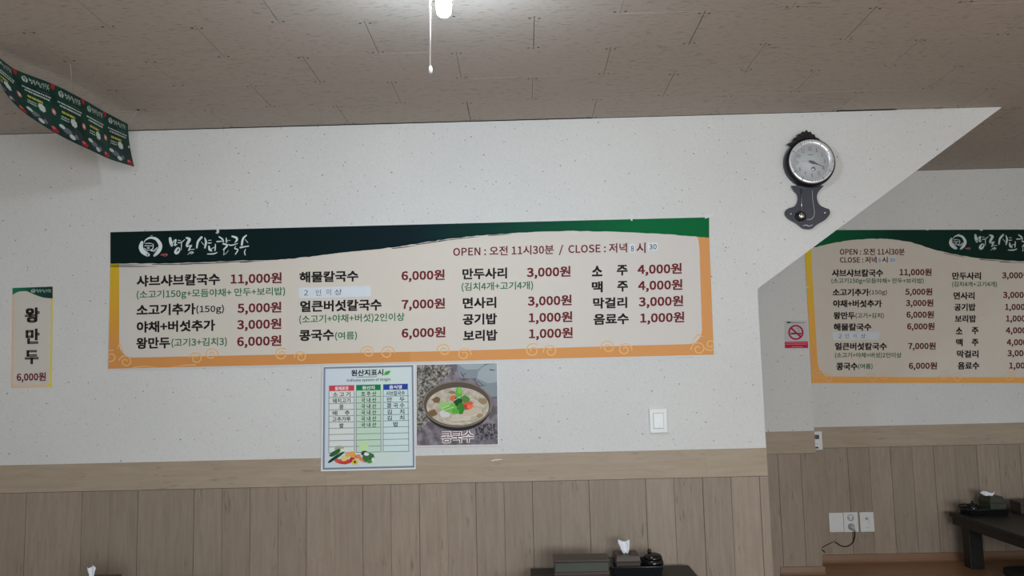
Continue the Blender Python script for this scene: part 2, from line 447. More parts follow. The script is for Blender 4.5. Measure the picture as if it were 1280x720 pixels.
# ceiling and its staggered tiles
ceiling = structure(MB().box(XL-.1, XR+.1, YR-.1, Y2+.1, ZC+.012, ZC+.12).build('ceiling', CAVITY))
mb = MB(); tw, td = .6, .3
mb.box(-tw/2, tw/2, -td/2, td/2, 0, .012)
for nx in (-.285, -.14, 0, .14, .285):
    for ny in (-.135, .135):
        if abs(nx) < .2: continue
        c = (nx+random.uniform(-.004, .004), ny+random.uniform(-.004, .004))
        mb.add([(c[0]+.0055*math.cos(a*math.pi/3), c[1]+.0055*math.sin(a*math.pi/3), -.0006) for a in range(6)], [tuple(range(6))[::-1]], 1)
tme = bpy.data.meshes.new('tile'); tme.from_pydata(mb.v, [], mb.f); tme.materials.append(TILE); tme.materials.append(flat('nail_head', (.07, .06, .05), .6))
tme.polygons.foreach_set('material_index', mb.m)
X0 = .0687
def tile(xa, xb, ya, yb):
    g = random.choice((.0006, .0018, .003, .0035)); gy = .0006
    o = bpy.data.objects.new('tile', tme); COL.objects.link(o); o.parent = ceiling
    o.location = ((xa+xb)/2, (ya+yb)/2, ZC+random.uniform(0, .0006))
    o.scale = ((xb-xa-g)/tw, (yb-ya-gy)/td, 1)
for r in range(0, 13):
    ya, yb = Y1-.3*(r+1), Y1-.3*r
    x = X0+.3*((r+1) % 2)-.6*7
    while x < XR:
        a, b = max(x, XL), min(x+.6, XR)
        e = random.choice((.008, .014, .020)) if r == 0 else 0
        if b-a > .03: tile(a, b, ya, yb-(e if b <= XD+.1 else 0))
        x += .6
for r in range(-5, 0):
    ya, yb = Y1-.3*(r+1), min(Y1-.3*r, Y2-.006)
    x = X0+.3*((r+1) % 2)+.6*0
    while x < XR:
        a, b = max(x, XE-.6), min(x+.6, XR)
        if b-a > .03 and yb-ya > .03: tile(a, b, max(ya, Y1+.102) if b < XD else ya, yb)
        x += .6
# the rest of the ceiling behind the photographer, never in view
MB().box(XL, XR, YR, Y1-3.9-.001, ZC, ZC+.012).build('ceiling_sheet', TILE, ceiling)

# ------------------------------------------------------------------ banners
MAROON, DARK, GREEN = ink(98, 32, 38), ink(30, 27, 28), ink(46, 106, 70)
BEIGE = None
LOGO_EMBLEM = [
    [(200,285,60),(178,380,85),(215,465,95),(300,525,85),(325,535,70)],
    [(245,300,10),(262,250,18),(330,205,34),(400,195,44),(490,225,58),(560,320,72),(562,400,78),(520,480,72),(450,550,50)],
    [(265,312,13),(330,305,16),(400,312,12)], [(250,355,14),(330,358,16),(405,355,14)],
    [(420,318,16),(424,380,16),(390,432,16),(300,442,14),(250,405,18)], [(312,400,32),(340,400,32)],
    [(385,452,30),(430,455,26)], [(430,450,12),(505,390,16)], [(440,475,10),(505,420,12)], [(370,155,6),(410,150,8)]]
LOGO_SEAL = [[(585,540,26),(625,530,30),(650,560,26)],[(660,520,24),(700,530,30),(680,560,20)]]
LOGO_SCRIPT = [
    [(762,205,52),(775,280,62),(795,345,58)], [(815,300,16),(850,250,22),(880,240,24),(855,345,30),(905,325,10)],
    [(920,243,12),(968,250,14)], [(918,295,18),(985,288,18),(1055,232,12)], [(995,270,12),(988,360,16),(985,440,10)],
    [(905,405,40),(865,475,46),(890,505,46),(935,475,36),(955,420,22),(925,395,30)],
    [(1088,198,36),(1150,225,56),(1120,290,56),(1092,345,44)], [(1095,372,26),(1140,360,26),(1190,345,22)],
    [(1190,350,26),(1155,400,30),(1135,450,30)], [(1135,432,12),(1250,425,14)], [(1110,535,6),(1180,480,20),(1228,490,18),(1175,518,14)],
    [(1392,185,46),(1320,270,42),(1296,395,34)], [(1385,275,8),(1435,335,12)], [(1455,200,22),(1480,280,40),(1458,395,34)],
    [(1530,247,14),(1585,243,12)], [(1522,302,22),(1585,298,20)], [(1540,365,32),(1550,430,44),(1590,455,34)],
    [(1570,425,14),(1640,388,16)], [(1668,325,18),(1665,400,26),(1658,455,20)], [(1508,520,20),(1630,516,26),(1702,490,18)],
    [(1742,175,26),(1810,225,32),(1828,280,22)], [(1700,272,30),(1790,266,24)], [(1885,200,22),(1890,280,32)], [(1895,252,10),(1965,246,8)],
    [(1820,315,30),(1905,345,34),(1830,435,28)], [(1842,440,10),(1835,540,14)], [(1850,527,10),(1890,500,8),(1932,440,6)],
    [(1932,332,18),(1990,345,26),(2118,308,12)], [(2000,165,30),(2085,195,46),(2098,240,40),(2058,290,14)],
    [(2080,355,10),(2055,410,20),(2118,435,24),(2068,525,20)],
    [(2288,145,26),(2220,215,38),(2195,340,40)], [(2262,228,10),(2315,290,14)], [(2165,392,34),(2250,375,24),(2332,362,24)],
    [(2275,420,10),(2250,480,22),(2265,540,20)]]
# x in the script runs on 16 units per photo pixel from x=165, y from 285
def logo(parent, mp1, mp2, Y, cmat, smat):
    mb = MB()
    for s in LOGO_EMBLEM: stroke(mb, s, lambda x, y: at(*mp1(165+x/16, 285+y/16), Y))
    mb.build('emblem', cmat, parent)
    mb = MB()
    for s in LOGO_SCRIPT: stroke(mb, s, lambda x, y: at(*mp2(165+x/16, 285+y/16), Y))
    mb.build('brush_lettering', cmat, parent)
    mb = MB()
    for s in LOGO_SEAL: stroke(mb, s, lambda x, y: at(*mp1(165+x/16, 285+y/16), Y))
    mb.build('seal_mark', smat, parent)

def poly(mb, pts, Y, mi=0): mb.add([at(x, y, Y) for x, y in pts], [tuple(range(len(pts)))], mi)
def ragged(pts, amp=.5, n=6, seed=1):
    rr = random.Random(seed); out = []
    q = catmull(pts, n)
    for x, y in q: out.append((x, y+rr.uniform(-amp, amp)))
    return out
def strip_between(mb, top, bottom, Y, mi=0):
    """band between two px curves with the same x samples"""
    n = len(top); vs = [at(*p, Y) for p in top]+[at(*p, Y) for p in bottom]
    mb.add(vs, [(i, n+i, n+i+1, i+1) for i in range(n-1)], mi)

def arc(cx, cy_, rx, ry, a0, a1, n=8):
    return [(cx+rx*math.cos(math.radians(a0+(a1-a0)*k/n)), cy_-ry*math.sin(math.radians(a0+(a1-a0)*k/n))) for k in range(n+1)]
def spiral(mb, cx, cy_, r, mp, mi, flip=1, w=1.3, start=0):
    pts = []
    for k in range(22):
        a = start+flip*k*.42; rr_ = r*(1-.036*k)
        pts.append((cx+rr_*math.cos(a), cy_+rr_*math.sin(a)*.95, w))
    stroke(mb, pts, mp, mi, smooth=False)

Z = lambda n: .0042+.00035*n      # stand-off of print layer n from the wall

# ---- long banner on the front wall
B1 = thing('menu_banner', 'wide printed menu banner with green top band on the near wall', 'banner', P(515, 460, Y1))
B1.location = (0, 0, 0)
yb = Y1-Z(0)
mb = MB()
quad = [(138.6, 290.2), (885.6, 271.6), (892.6, 445.6), (134.6, 463.2)]
f4 = [at(x, y, yb) for x, y in quad]; b4 = [Vector((p.x, Y1-.0006, p.z)) for p in f4]
mb.add(f4+b4, [(0, 1, 2, 3), (7, 6, 5, 4), (0, 4, 5, 1), (1, 5, 6, 2), (2, 6, 7, 3), (3, 7, 4, 0)])
mb.build('sheet', WHITE, B1)
ORANGE = gradient('banner_border_print', 'Z', P(140, 440).z, P(140, 335).z, [(0, A(190, 132, 76)), (.3, A(192, 138, 58)), (.7, A(192, 152, 48)), (1, A(188, 160, 38))])
OR2 = gradient('banner_border_right_print', 'Z', P(880, 440).z, P(880, 300).z, [(0, A(194, 138, 84)), (1, A(192, 138, 86))])
mb = MB()
poly(mb, [(138.2, 320), (512, 312), (513, 452.3), (135.2, 461)], Y1-Z(1), 0)
poly(mb, [(512, 312), (886.3, 290), (892.3, 443.4), (513, 452.3)], Y1-Z(1), 1)
mb.build('printed_border', [ORANGE, OR2], B1)
BEIGE = gradient('banner_panel_print', 'X', P(140, 400).x, P(880, 400).x, [(0, A(186, 185, 180)), (.1, A(188, 184, 175)), (.5, A(192, 186, 176)), (1, A(187, 184, 180))])
mb = MB()
pan = [(149, 322)]+arc(167, 430, 18, 17, 180, 270, 7)+[(360, 443.0), (560, 438.8), (700, 434.6), (764, 432.8)]+arc(861.5, 412.5, 16, 17.6, 270, 360, 7)+[(874.3, 310)]+arc(867, 303, 6.4, 9, 0, 90, 5)+[(700, 285), (400, 305)]
mb2 = [at(x, y, Y1-Z(2)) for x, y in pan]
mb.add(mb2, [tuple(range(len(mb2)))])
mb.build('printed_panel', BEIGE, B1)
mb = MB()
for k, (cx, cy_, r, fl, st) in enumerate([(138.5, 446, 9, -1, -1.2), (157, 452, 8.5, 1, 3.3), (245, 448, 8.5, 1, 3.3), (264, 443, 8.5, -1, 0), (352, 443, 8.5, -1, -1), (376, 446, 8, 1, 3), (460, 440, 9, 1, 3),
        (484, 441, 9.5, -1, 0), (555, 438, 9, 1, 3), (580, 443, 9, -1, 0), (666, 438, 9.5, -1, -1), (688, 439, 9, 1, 3), (760, 434, 9.5, 1, 3), (781, 437, 9, -1, 0), (873, 436, 9.5, 1, 3), (888, 431, 8, -1, 2.6)]):
    pts = []
    mpx = lambda x, y: at(min(max(x, 136), 891.5), min(y, (461-.0237*(x-135))), Y1-Z(3))
    mb = MB(); spiral(mb, cx, cy_, r, mpx, 0, fl, 1.5, st); mb.build('printed_scroll', ink(206, 166, 112), B1)
for a in [[(166, 459.5, 1.4), (180, 458, 1.2), (196, 459.5, .6)], [(214, 459, .6), (232, 456.5, 1.4), (245, 456, 1.4)], [(147, 436, 1.2), (150, 430, 1.4), (154, 440, 1.2)], [(878, 421, 1.2), (873, 418, 1.4), (866, 426, 1)]]:
    mb = MB(); stroke(mb, a, lambda x, y: at(x, y, Y1-Z(3))); mb.build('printed_scroll', ink(206, 166, 112), B1)
# green band, with its dry-brush lower edge
GB = gradient('banner_green_print', 'X', P(138, 300).x, P(886, 300).x, [(0, A(12, 30, 28)), (.5, A(10, 28, 34)), (.62, A(8, 46, 42)), (.75, A(4, 70, 48)), (.88, A(2, 92, 52)), (1, A(2, 92, 50))], .6)
low = [(138.0, 329.6), (170, 329.4), (213, 329.0), (255, 327.6), (296.7, 326.0), (340, 324.8), (370, 322.6), (396, 319.7), (441, 314.2), (480, 310.4), (508.7, 306.5), (540, 301.6), (565, 298.2), (602.5, 294.3), (640, 291.6), (700, 289.0), (749.5, 289.1), (793, 290.6), (837, 293.0), (873.4, 296.2), (886.4, 297.2)]
lowr = ragged(low, .45, 6, 3)
top = [(x, 290.2+(x-138.6)*(-18.6/747)) for x, y in lowr]
mb = MB(); strip_between(mb, top, lowr, Y1-Z(4)); 
for x0, y0, x1, y1, w in [(138, 331.3, 182, 331.0, .7), (138, 333.3, 196, 333, .8), (190, 330.6, 240, 330.4, .7), (225, 330, 286, 328.5, .8), (270, 327.8, 330, 326.3, .7), (300, 327.4, 318, 326.9, 1.1),
        (490, 310.8, 520, 307, .8), (520, 305.8, 560, 300.2, .8), (548, 301.2, 585, 297.4, .6), (575, 298.2, 600, 295.7, .6), (610, 294.8, 640, 292.6, .6)]:
    stroke(mb, [(x0, y0, w), ((x0+x1)/2, (y0+y1)/2, w*1.3), (x1, y1, w*.3)], lambda x, y: at(x, y, Y1-Z(4)))
mb.build('printed_top_band', GB, B1)
ident = lambda x, y: (x, y)
logo(B1, ident, ident, Y1-Z(5), ink(196, 210, 216), ink(170, 84, 88))

SL = -.0245
menu1 = [  # text, x0, x1, yc, h, ink, boldness
 ('샤브샤브칼국수',170.8,275,351.4,14.5,DARK,.024),('11,000원',288.3,352.2,349.6,15.4,MAROON,.02),
 ('(소고기150g+모듬야채+ 만두+보리밥)',170.8,356.4,369.2,12,GREEN,.012),
 ('소고기추가',170.6,244.4,387.8,14.4,DARK,.024),('(150g)',245.3,280,387.4,11.5,DARK,.012),('5,000원',296.7,351.7,386.1,15.3,MAROON,.02),
 ('야채+버섯추가',170.8,268.9,408.9,14.3,DARK,.024),('3,000원',296.3,351.7,406.7,15.3,MAROON,.02),
 ('왕만두',170.3,212.8,429.2,14.4,DARK,.024),('(고기3+김치3)',214.2,283.6,429.0,11.8,GREEN,.012),('6,000원',296.3,351.7,427.8,15.3,MAROON,.02),
 ('해물칼국수',374.3,448,346.6,13.8,DARK,.024),('6,000원',501.8,555.8,345.5,15,MAROON,.02),
 ('얼큰버섯칼국수',375,477,383.2,14.4,DARK,.024),('7,000원',502,556.2,381.3,15,MAROON,.02),
 ('(소고기+야채+버섯)2인이상',374,505.8,399.8,11.6,GREEN,.012),
 ('콩국수',374,417.5,419.6,13.9,DARK,.024),('(여름)',418.8,446.2,420.4,11,GREEN,.012),('6,000원',502,556.8,417.2,15,MAROON,.02),
 ('만두사리',578,633.8,342.6,14,DARK,.024),('3,000원',658.5,713.2,341.3,15.2,MAROON,.02),('(김치4개+고기4개)',577,666.4,359.2,11.6,GREEN,.012),
 ('면사리',578.4,620.4,379,14,DARK,.024),('3,000원',659.7,714.6,377.2,15.2,MAROON,.02),
 ('공기밥',578.3,621.2,399.4,14,DARK,.024),('1,000원',661,715.4,398,15.2,MAROON,.02),
 ('보리밥',579,621.8,419.8,14,DARK,.024),('1,000원',661.3,716,418,15.2,MAROON,.02),
 ('소',739.9,753,338.9,13.3,DARK,.024),('주',771,784.6,338,13.3,DARK,.024),('4,000원',797,852.2,337.6,15.2,MAROON,.02),
 ('맥',739.7,753.4,358.8,13.8,DARK,.024),('주',771.5,785,358,13.3,DARK,.024),('4,000원',797.6,853,357.8,15.2,MAROON,.02),
 ('막걸리',741.3,784,379.1,13.8,DARK,.024),('3,000원',798.4,854,378.1,15.2,MAROON,.02),
 ('음료수',741.9,786,399.4,13.8,DARK,.024),('1,000원',800.3,855.4,398.4,15.2,MAROON,.02),
 ('OPEN : 오전 11시30분  /  CLOSE : 저녁',566.4,783.9,315.5,13.2,MAROON,.012),('시',795.6,807,309.9,13,MAROON,.012)]
prepare([(t[0], t[6]) for t in menu1])
for t, x0, x1, yc, h, mt, off in menu1:
    mb = MB(); write(mb, t, x0, x1, yc, h, SL, Y1-Z(3), off); mb.build('lettering', mt, B1)
STICK = flat('pale_blue_sticker', A(192, 200, 206), .35)
def patch(parent, q, texts, Y, mt=STICK, dark=None):
    mb = MB(); poly(mb, q, Y); s = mb.build('paper_patch', mt, parent)
    for t, x0, x1, yc, h, off in texts:
        m = MB(); write(m, t, x0, x1, yc, h, SL if Y < 4.5 else 0, Y-.0004, off); m.build('lettering', dark or ink(70, 74, 84), s)
patch(B1, [(373, 359.6), (463, 357.2), (463.8, 370.4), (373.9, 373.2)], [('2', 380, 385, 365.9, 6.8, 0), ('인', 394.5, 401.3, 365.8, 7.5, 0), ('이', 408, 413.6, 365.2, 7.5, 0), ('상', 418, 427.4, 365.2, 7.5, 0)], Y1-Z(5))
patch(B1, [(786.8, 305.2), (793.3, 305.0), (793.6, 315.4), (787, 315.6)], [('8', 788.4, 792.4, 310.8, 7.4, .01)], Y1-Z(5))
patch(B1, [(809.6, 303.6), (822.0, 303.2), (822.3, 312.6), (809.9, 313)], [('30', 811.3, 820.8, 308.6, 6.6, .008)], Y1-Z(5), dark=ink(50, 54, 62))
for q in ([(270.5, 287.6), (273.6, 285.6), (274, 290.5), (271.5, 292.4)], [(269.6, 290.6), (273.2, 290.2), (273, 291.7), (269.8, 292)], [(787.8, 267), (790.8, 266.8), (790.6, 276), (788.6, 276)], [(881, 268), (891.6, 267.6), (891.4, 270.4), (881.2, 273.4)]):
    mb = MB(); poly(mb, q, Y1-Z(6)); mb.build('tape', TAPE, B1)

# ---- long banner on the far wall
B2 = thing('menu_banner', 'printed menu banner with curved green top band on the far wall beyond the cut corner', 'banner')
T = lambda n: Y2-Z(n)
xr2 = 1500
mb = MB()
quad = [(1005.4, 288.0), (xr2, 286.4), (xr2+6, 480), (1014.9, 480.2)]
f4 = [at(x, y, T(0)) for x, y in quad]; b4 = [Vector((p.x, Y2-.0006, p.z)) for p in f4]
mb.add(f4+b4, [(0, 1, 2, 3), (7, 6, 5, 4), (0, 4, 5, 1), (1, 5, 6, 2), (2, 6, 7, 3), (3, 7, 4, 0)])
mb.build('sheet', WHITE, B2)
OR3 = gradient('far_banner_border_print', 'Z', at(1010, 440, Y2).z, at(1010, 315, Y2).z, [(0, A(206, 140, 76, .62)), (.5, A(204, 150, 56, .62)), (1, A(200, 164, 40, .62))])
mb = MB(); poly(mb, [(1005.6, 300), (xr2, 300), (xr2+6, 478.8), (1014.8, 478.8)], T(1)); mb.build('printed_border', OR3, B2)
pan = [(1013.2, 292), (1014.7, 331), (1021.2, 440)]+arc(1038, 452, 16, 18.6, 180, 270, 7)+[(1160, 471.6), (xr2-6, 472), (xr2-10, 292)]
mb = MB(); poly(mb, pan, T(2)); mb.build('printed_panel', ink(176, 170, 160, .64), B2)
low = [(1005.9, 312.5), (1021.4, 308.4), (1045.9, 303), (1073.4, 299.4), (1100.9, 298.4), (1122.3, 300), (1143.7, 304.2), (1171.3, 312.8), (1208, 320.5), (1244.6, 324.6), (1280, 326.6), (1340, 327), (1400, 325), (xr2, 322)]
lowr = ragged(low, .35, 6, 8)
top = [(x, 287.6-(x-1005.6)*.0024) for x, y in lowr]
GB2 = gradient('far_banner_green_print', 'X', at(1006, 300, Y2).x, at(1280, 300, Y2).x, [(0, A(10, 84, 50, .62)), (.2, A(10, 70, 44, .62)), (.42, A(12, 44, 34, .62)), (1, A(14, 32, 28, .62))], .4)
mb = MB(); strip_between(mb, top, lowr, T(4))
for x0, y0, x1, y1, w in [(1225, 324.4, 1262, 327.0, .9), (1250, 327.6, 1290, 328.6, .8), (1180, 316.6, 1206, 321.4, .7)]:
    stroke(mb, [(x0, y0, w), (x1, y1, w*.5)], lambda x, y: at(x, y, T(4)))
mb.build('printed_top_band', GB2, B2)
mb = MB()
for cx, cy_, r, fl, st in [(1022, 468, 7, -1, -1), (1035, 473, 6.5, 1, 3), (1090, 472, 7, 1, 3), (1106, 470, 7, -1, 0), (1180, 470, 7, -1, 0), (1196, 472, 7, 1, 3), (1262, 471, 7, -1, 0)]:
    mb = MB(); spiral(mb, cx, cy_, r, lambda x, y: at(max(x, 1015), min(y, 478.4), T(3)), 0, fl, 1.0, st); mb.build('printed_scroll', ink(196, 158, 118, .64), B2)
logo(B2, lambda x, y: (1197.4+(x-188.4)*.745, 302.6+(y-308.2+.0245*(x-188.4))*.745),
     lambda x, y: (1217.6+(x-210.8)*.882, 302.6+(y-307.6+.0245*(x-210.8))*.90), T(5), ink(170, 180, 182, .64), ink(150, 78, 86, .64))
D2, R2, G2 = ink(32, 29, 29, .70), ink(82, 32, 36, .70), ink(44, 88, 58, .70)
menu2 = [
 ('OPEN : 오전 11시30분',1049.8,1130.9,314.7,8.6,R2,.016),('CLOSE : 저녁',1049.8,1095.7,324.8,8.2,R2,.016),('시',1102.6,1109.6,324.6,7.6,R2,.016),
 ('샤브샤브칼국수',1039.8,1104,341.3,9.6,D2,.028),('11,000원',1124.5,1164.5,340.7,10.4,R2,.022),('(소고기150g+모듬야채+ 만두+보리밥)',1039.2,1154.7,351.5,7.6,G2,.014),
 ('소고기추가',1040.7,1086.5,365.4,9.4,D2,.028),('(150g)',1086.9,1108.6,365.8,7.4,D2,.008),('5,000원',1131.5,1165.4,365.2,10.2,R2,.022),
 ('야채+버섯추가',1041.3,1102.4,379.5,9.4,D2,.028),('3,000원',1132.4,1166.7,379.2,10.2,R2,.022),
 ('왕만두',1041.9,1068.8,394.5,9.4,D2,.028),('(고기+김치)',1069.4,1104.9,394.8,7.4,G2,.014),('6,000원',1133,1167.3,393.8,10.2,R2,.022),
 ('해물칼국수',1041.9,1089.3,408.8,9.4,D2,.028),('6,000원',1133.9,1168.2,408.5,10.2,R2,.022),
 ('얼큰버섯칼국수',1043.7,1108.6,433,9.4,D2,.028),('7,000원',1135.2,1169.7,433,10.2,R2,.022),('(소고기+야채+버섯)2인이상',1043.7,1126.9,444.3,7.4,G2,.014),
 ('콩국수',1045.3,1072.2,458.1,9.4,D2,.028),('(여름)',1072.8,1090.8,458.3,7.4,G2,.014),('6,000원',1136,1171.3,457.7,10.2,R2,.022),
 ('만두사리',1190.2,1226.3,344.9,9.4,D2,.028),('(김치4개+고기4개)',1190.2,1246.2,355.6,7.4,G2,.014),('면사리',1192,1218.3,369.7,9.4,D2,.028),
 ('공기밥',1192.7,1219.6,384,9.4,D2,.028),('보리밥',1193.6,1220.2,398.4,9.4,D2,.028),('소',1194.8,1203,413.4,9.2,D2,.028),('주',1214.6,1223.2,413.4,9.2,D2,.028),
 ('맥',1195,1203.4,428.1,9.4,D2,.028),('주',1214.6,1223.2,428.1,9.2,D2,.028),('막걸리',1196,1223.2,442.5,9.4,D2,.028),('음료수',1197.2,1224.2,457.2,9.4,D2,.028),
 ('3,000원',1252.6,1287.4,344.6,10.2,R2,.022),('3,000원',1253.8,1288.6,369.1,10.2,R2,.022),('1,000원',1256.3,1290,384.2,10.2,R2,.022),('1,000원',1257.5,1291,398.6,10.2,R2,.022),
 ('4,000원',1257.2,1292,413.4,10.2,R2,.022),('4,000원',1258.4,1293,428.3,10.2,R2,.022),('3,000원',1259.3,1294,442,10.2,R2,.022),('1,000원',1261.5,1296,457.4,10.2,R2,.022)]
prepare([(t[0], t[6]) for t in menu2])
for t, x0, x1, yc, h, mt, off in menu2:
    mb = MB(); write(mb, t, x0, x1, yc, h, 0, T(3), off); mb.build('lettering', mt, B2)
ST2 = flat('far_pale_sticker', A(168, 174, 180, .62), .4)
patch(B2, [(1040.7, 415.3), (1100.3, 414.6), (1098.5, 424.4), (1041.6, 425.3)], [('2', 1048.5, 1052, 420, 5.2, 0), ('인', 1056.5, 1061, 420, 5.6, 0), ('이', 1067, 1070.5, 420, 5.6, 0), ('상', 1076, 1082, 420, 5.6, 0)], T(5), ST2)
patch(B2, [(1096.6, 321.2), (1101.6, 321.2), (1101.8, 328.8), (1096.8, 328.8)], [('8', 1098, 1100.8, 325, 5.2, 0)], T(5), ST2)
patch(B2, [(1110.6, 321), (1119.6, 321), (1119.8, 328.6), (1110.8, 328.6)], [('30', 1111.8, 1118.8, 324.9, 5, 0)], T(5), ST2)
for q in ([(1155.6, 284.6), (1159.6, 283.8), (1161, 287.6), (1158, 287.9)], [(1224, 284.8), (1228, 287.4), (1228.6, 288.4), (1225, 288.2)], [(1007.6, 358.6), (1010.6, 358.4), (1010.6, 360), (1007.8, 360.2)]):
    mb = MB(); poly(mb, q, T(6)); mb.build('tape', TAPE, B2)

# ---- narrow poster on the left of the near wall
B3 = thing('price_poster', 'small vertical dumpling price poster with green wave top at far left of wall', 'poster')
K = .64
mb = MB(); quad = [(15.7, 360.0), (66.0, 358.2), (64.4, 483.6), (13.6, 485.2)]
f4 = [at(x, y, Y1-.002) for x, y in quad]; b4 = [Vector((p.x, Y1-.0005, p.z)) for p in f4]
mb.add(f4+b4, [(0, 1, 2, 3), (7, 6, 5, 4), (0, 4, 5, 1), (1, 5, 6, 2), (2, 6, 7, 3), (3, 7, 4, 0)])
mb.build('sheet', ink(188, 160, 134, K), B3)
mb = MB(); poly(mb, [(60, 368), (65.9, 368), (64.5, 483.2), (58, 483.4)], Y1-.0024); mb.build('printed_edge_stripe', ink(190, 176, 44, K), B3)
mb = MB(); poly(mb, [(17.8, 362), (63.9, 362), (62.7, 476)]+arc(59, 477, 3.6, 4, 0, -80, 4)+[(20.5, 481.8)]+arc(19.6, 478, 3.2, 4, 270, 180, 4), Y1-.0028); mb.build('printed_panel', ink(170, 168, 160, K), B3)
low = [(15.6, 368.6), (20, 366), (24.4, 364.4), (30, 363.9), (34, 364.2), (42.2, 367.8), (51, 371.1), (58, 372.5), (65.8, 373)]
lw = catmull(low, 4); tp = [(x, 360-(x-15.7)*.0358) for x, y in lw]
mb = MB(); strip_between(mb, tp, lw, Y1-.0032)
mb.build('printed_top_band', gradient('poster_green_print', 'X', P(16, 365).x, P(66, 365).x, [(0, A(22, 104, 72, K)), (.5, A(22, 66, 54, K)), (1, A(22, 48, 44, K))]), B3)
mb = MB()
mpl = lambda x, y: at(39+(165+x/16-174)*.182, 363.6+(285+y/16-308.2+.0245*(165+x/16-188))*.18, Y1-.0036)
for s in LOGO_SCRIPT+LOGO_EMBLEM: stroke(mb, [(a, b, c*1.5) for a, b, c in s], mpl, n=2)
mb.build('brush_lettering', ink(150, 160, 158, K), B3)
for t, x0, x1, yc, h, mt, off in [('왕', 30.9, 49.7, 394.2, 19, DARK, .03), ('만', 32, 49.6, 420.6, 19, DARK, .03), ('두', 31, 48.3, 446.6, 17.6, DARK, .03), ('6,000원', 20.8, 57.3, 472.2, 12.2, MAROON, .02)]:
    mb = MB(); write(mb, t, x0, x1, yc, h, SL, Y1-.0032, off); mb.build('lettering', mt, B3)

mb = MB(); mb.add([at(x, y, Y1-.0062) for x, y in [(613.6, 575.4), (621, 573.8), (628, 573.6), (627.6, 574.6), (621, 575.6), (615, 576.6)]], [tuple(range(6))])
tag(mb.build('tape_scrap', WHITE), 'tiny white scrap stuck on the wooden board right of the origin chart', 'scrap')

# ---- origin-of-ingredients notice
B4 = thing('origin_notice', 'white ingredient origin chart in grey frame hanging under the near menu banner', 'notice')
mb = MB(); quad = [(402.9, 457.6), (518.0, 455.0), (519.5, 586.5), (401.2, 589.2)]
f4 = [at(x, y, Y1-.0095) for x, y in quad]; b4 = [Vector((p.x, Y1-.0065, p.z)) for p in f4]
mb.add(f4+b4, [(0, 1, 2, 3), (7, 6, 5, 4), (0, 4, 5, 1), (1, 5, 6, 2), (2, 6, 7, 3), (3, 7, 4, 0)])
mb.build('sheet', ink(206, 212, 218), B4)
N = lambda k: Y1-.0099-.00035*k
mb = MB(); poly(mb, [(404.4, 458.9), (516.6, 456.3), (518.2, 584.5), (403.3, 587.2)], N(0)); mb.build('printed_frame', ink(112, 126, 142), B4)
mb = MB(); poly(mb, [(406.7, 461.0), (514.5, 458.6), (516.1, 582.2), (405.7, 584.8)], N(1))
mb.build('printed_panel', gradient('notice_panel_print', 'X', P(405, 520).x, P(516, 520).x, [(0, A(186, 196, 210)), (.3, A(190, 200, 206)), (.7, A(188, 204, 198)), (1, A(190, 202, 206))]), B4)
cols = [((411.2, 442.8), (411.0, 443.0), ink(186, 66, 76), (198, 204, 200), '원재료명'), ((445.2, 475.9), (445.2, 476.2), ink(20, 118, 72), (176, 200, 182), '원산지'), ((479, 509.8), (479, 511), ink(34, 66, 142), (188, 206, 206), '음식명')]
rows_ = [489.2+7.72*k for k in range(11)]
for ci, ((x0, x1), (x2, x3), hm, bg, tt) in enumerate(cols):
    dy = -.0235*(x0-411.2)
    cell = MB()
    poly(cell, [(x0, 489+dy), (x1, 488.4+dy), (x3, 565.4+dy), (x2, 566.2+dy)], N(2)); cell.build('printed_column', ink(*bg), B4)
    mb = MB(); poly(mb, [(x0, 482+dy), (x1, 481.3+dy), (x1, 488.4+dy), (x0, 489+dy)], N(3)); h_ = mb.build('printed_header', hm, B4)
    mb = MB(); write(mb, tt, x0+7.5, x1-7.5, 485.6+dy, 4.8, SL, N(4), .02); mb.build('lettering', ink(214, 220, 222), h_)
    mb = MB()
    for k in range(1, 11): stroke(mb, [(x0, rows_[k]+dy, .62), (x3, rows_[k]+dy-.7, .62)], lambda x, y: at(x, y, N(3)), smooth=False)
    for xa, xb in ((x0, x2), (x1, x3)): stroke(mb, [(xa, 489+dy, .68), (xb, 566+dy, .68)], lambda x, y: at(x, y, N(3)), smooth=False)
    mb.build('printed_rules', ink(92, 104, 104), B4)
rowtxt = [['소 고 기', '돼지고기', '콩', '배     추', '고추가루', '쌀'], ['호 주 산']+['국 내 산']*5, ['샤브칼국수', '만     두', '콩 국 수', '김     치', '김     치', '밥']]
ext = [[(416, 438), (415.8, 438), (424, 429.4), (415.8, 437.2), (415.5, 438.2), (423.8, 429.4)], [(451.4, 470.4)]*6, [(482.6, 506), (483.6, 506), (483.4, 505.6), (483.8, 505.4), (483.8, 505.4), (491.6, 497.6)]]
for ci in range(3):
    dy = -.0235*(cols[ci][0][0]-411.2)
    for k in range(6):
        mb = MB(); x0, x1 = ext[ci][k]
        write(mb, rowtxt[ci][k], x0, x1, rows_[k]+4.1+dy, 5.9, SL, N(4), .012); mb.build('lettering', ink(40, 44, 46), B4)
mb = MB(); write(mb, '원산지표시', 438.9, 479.2, 466.3, 8.2, SL, N(3), .022); stroke(mb, [(446, 471.4, .6), (471, 470.9, .6)], lambda x, y: at(x, y, N(3)), smooth=False); mb.build('lettering', ink(34, 36, 40), B4)
mb = MB(); write(mb, 'Indicate system of Origin', 433.6, 488, 475.8, 4.6, SL, N(3), .012); mb.build('lettering', ink(62, 72, 86), B4)
mb = MB(); poly(mb, [(480.2, 469.2), (480.5, 466.3), (482.6, 464), (488.2, 463), (487.4, 465.8), (485.2, 468.2), (482.4, 468.8)], N(3)); mb.build('printed_leaf', ink(64, 156, 66), B4)
mb = MB(); rr = random.Random(4); cl = []
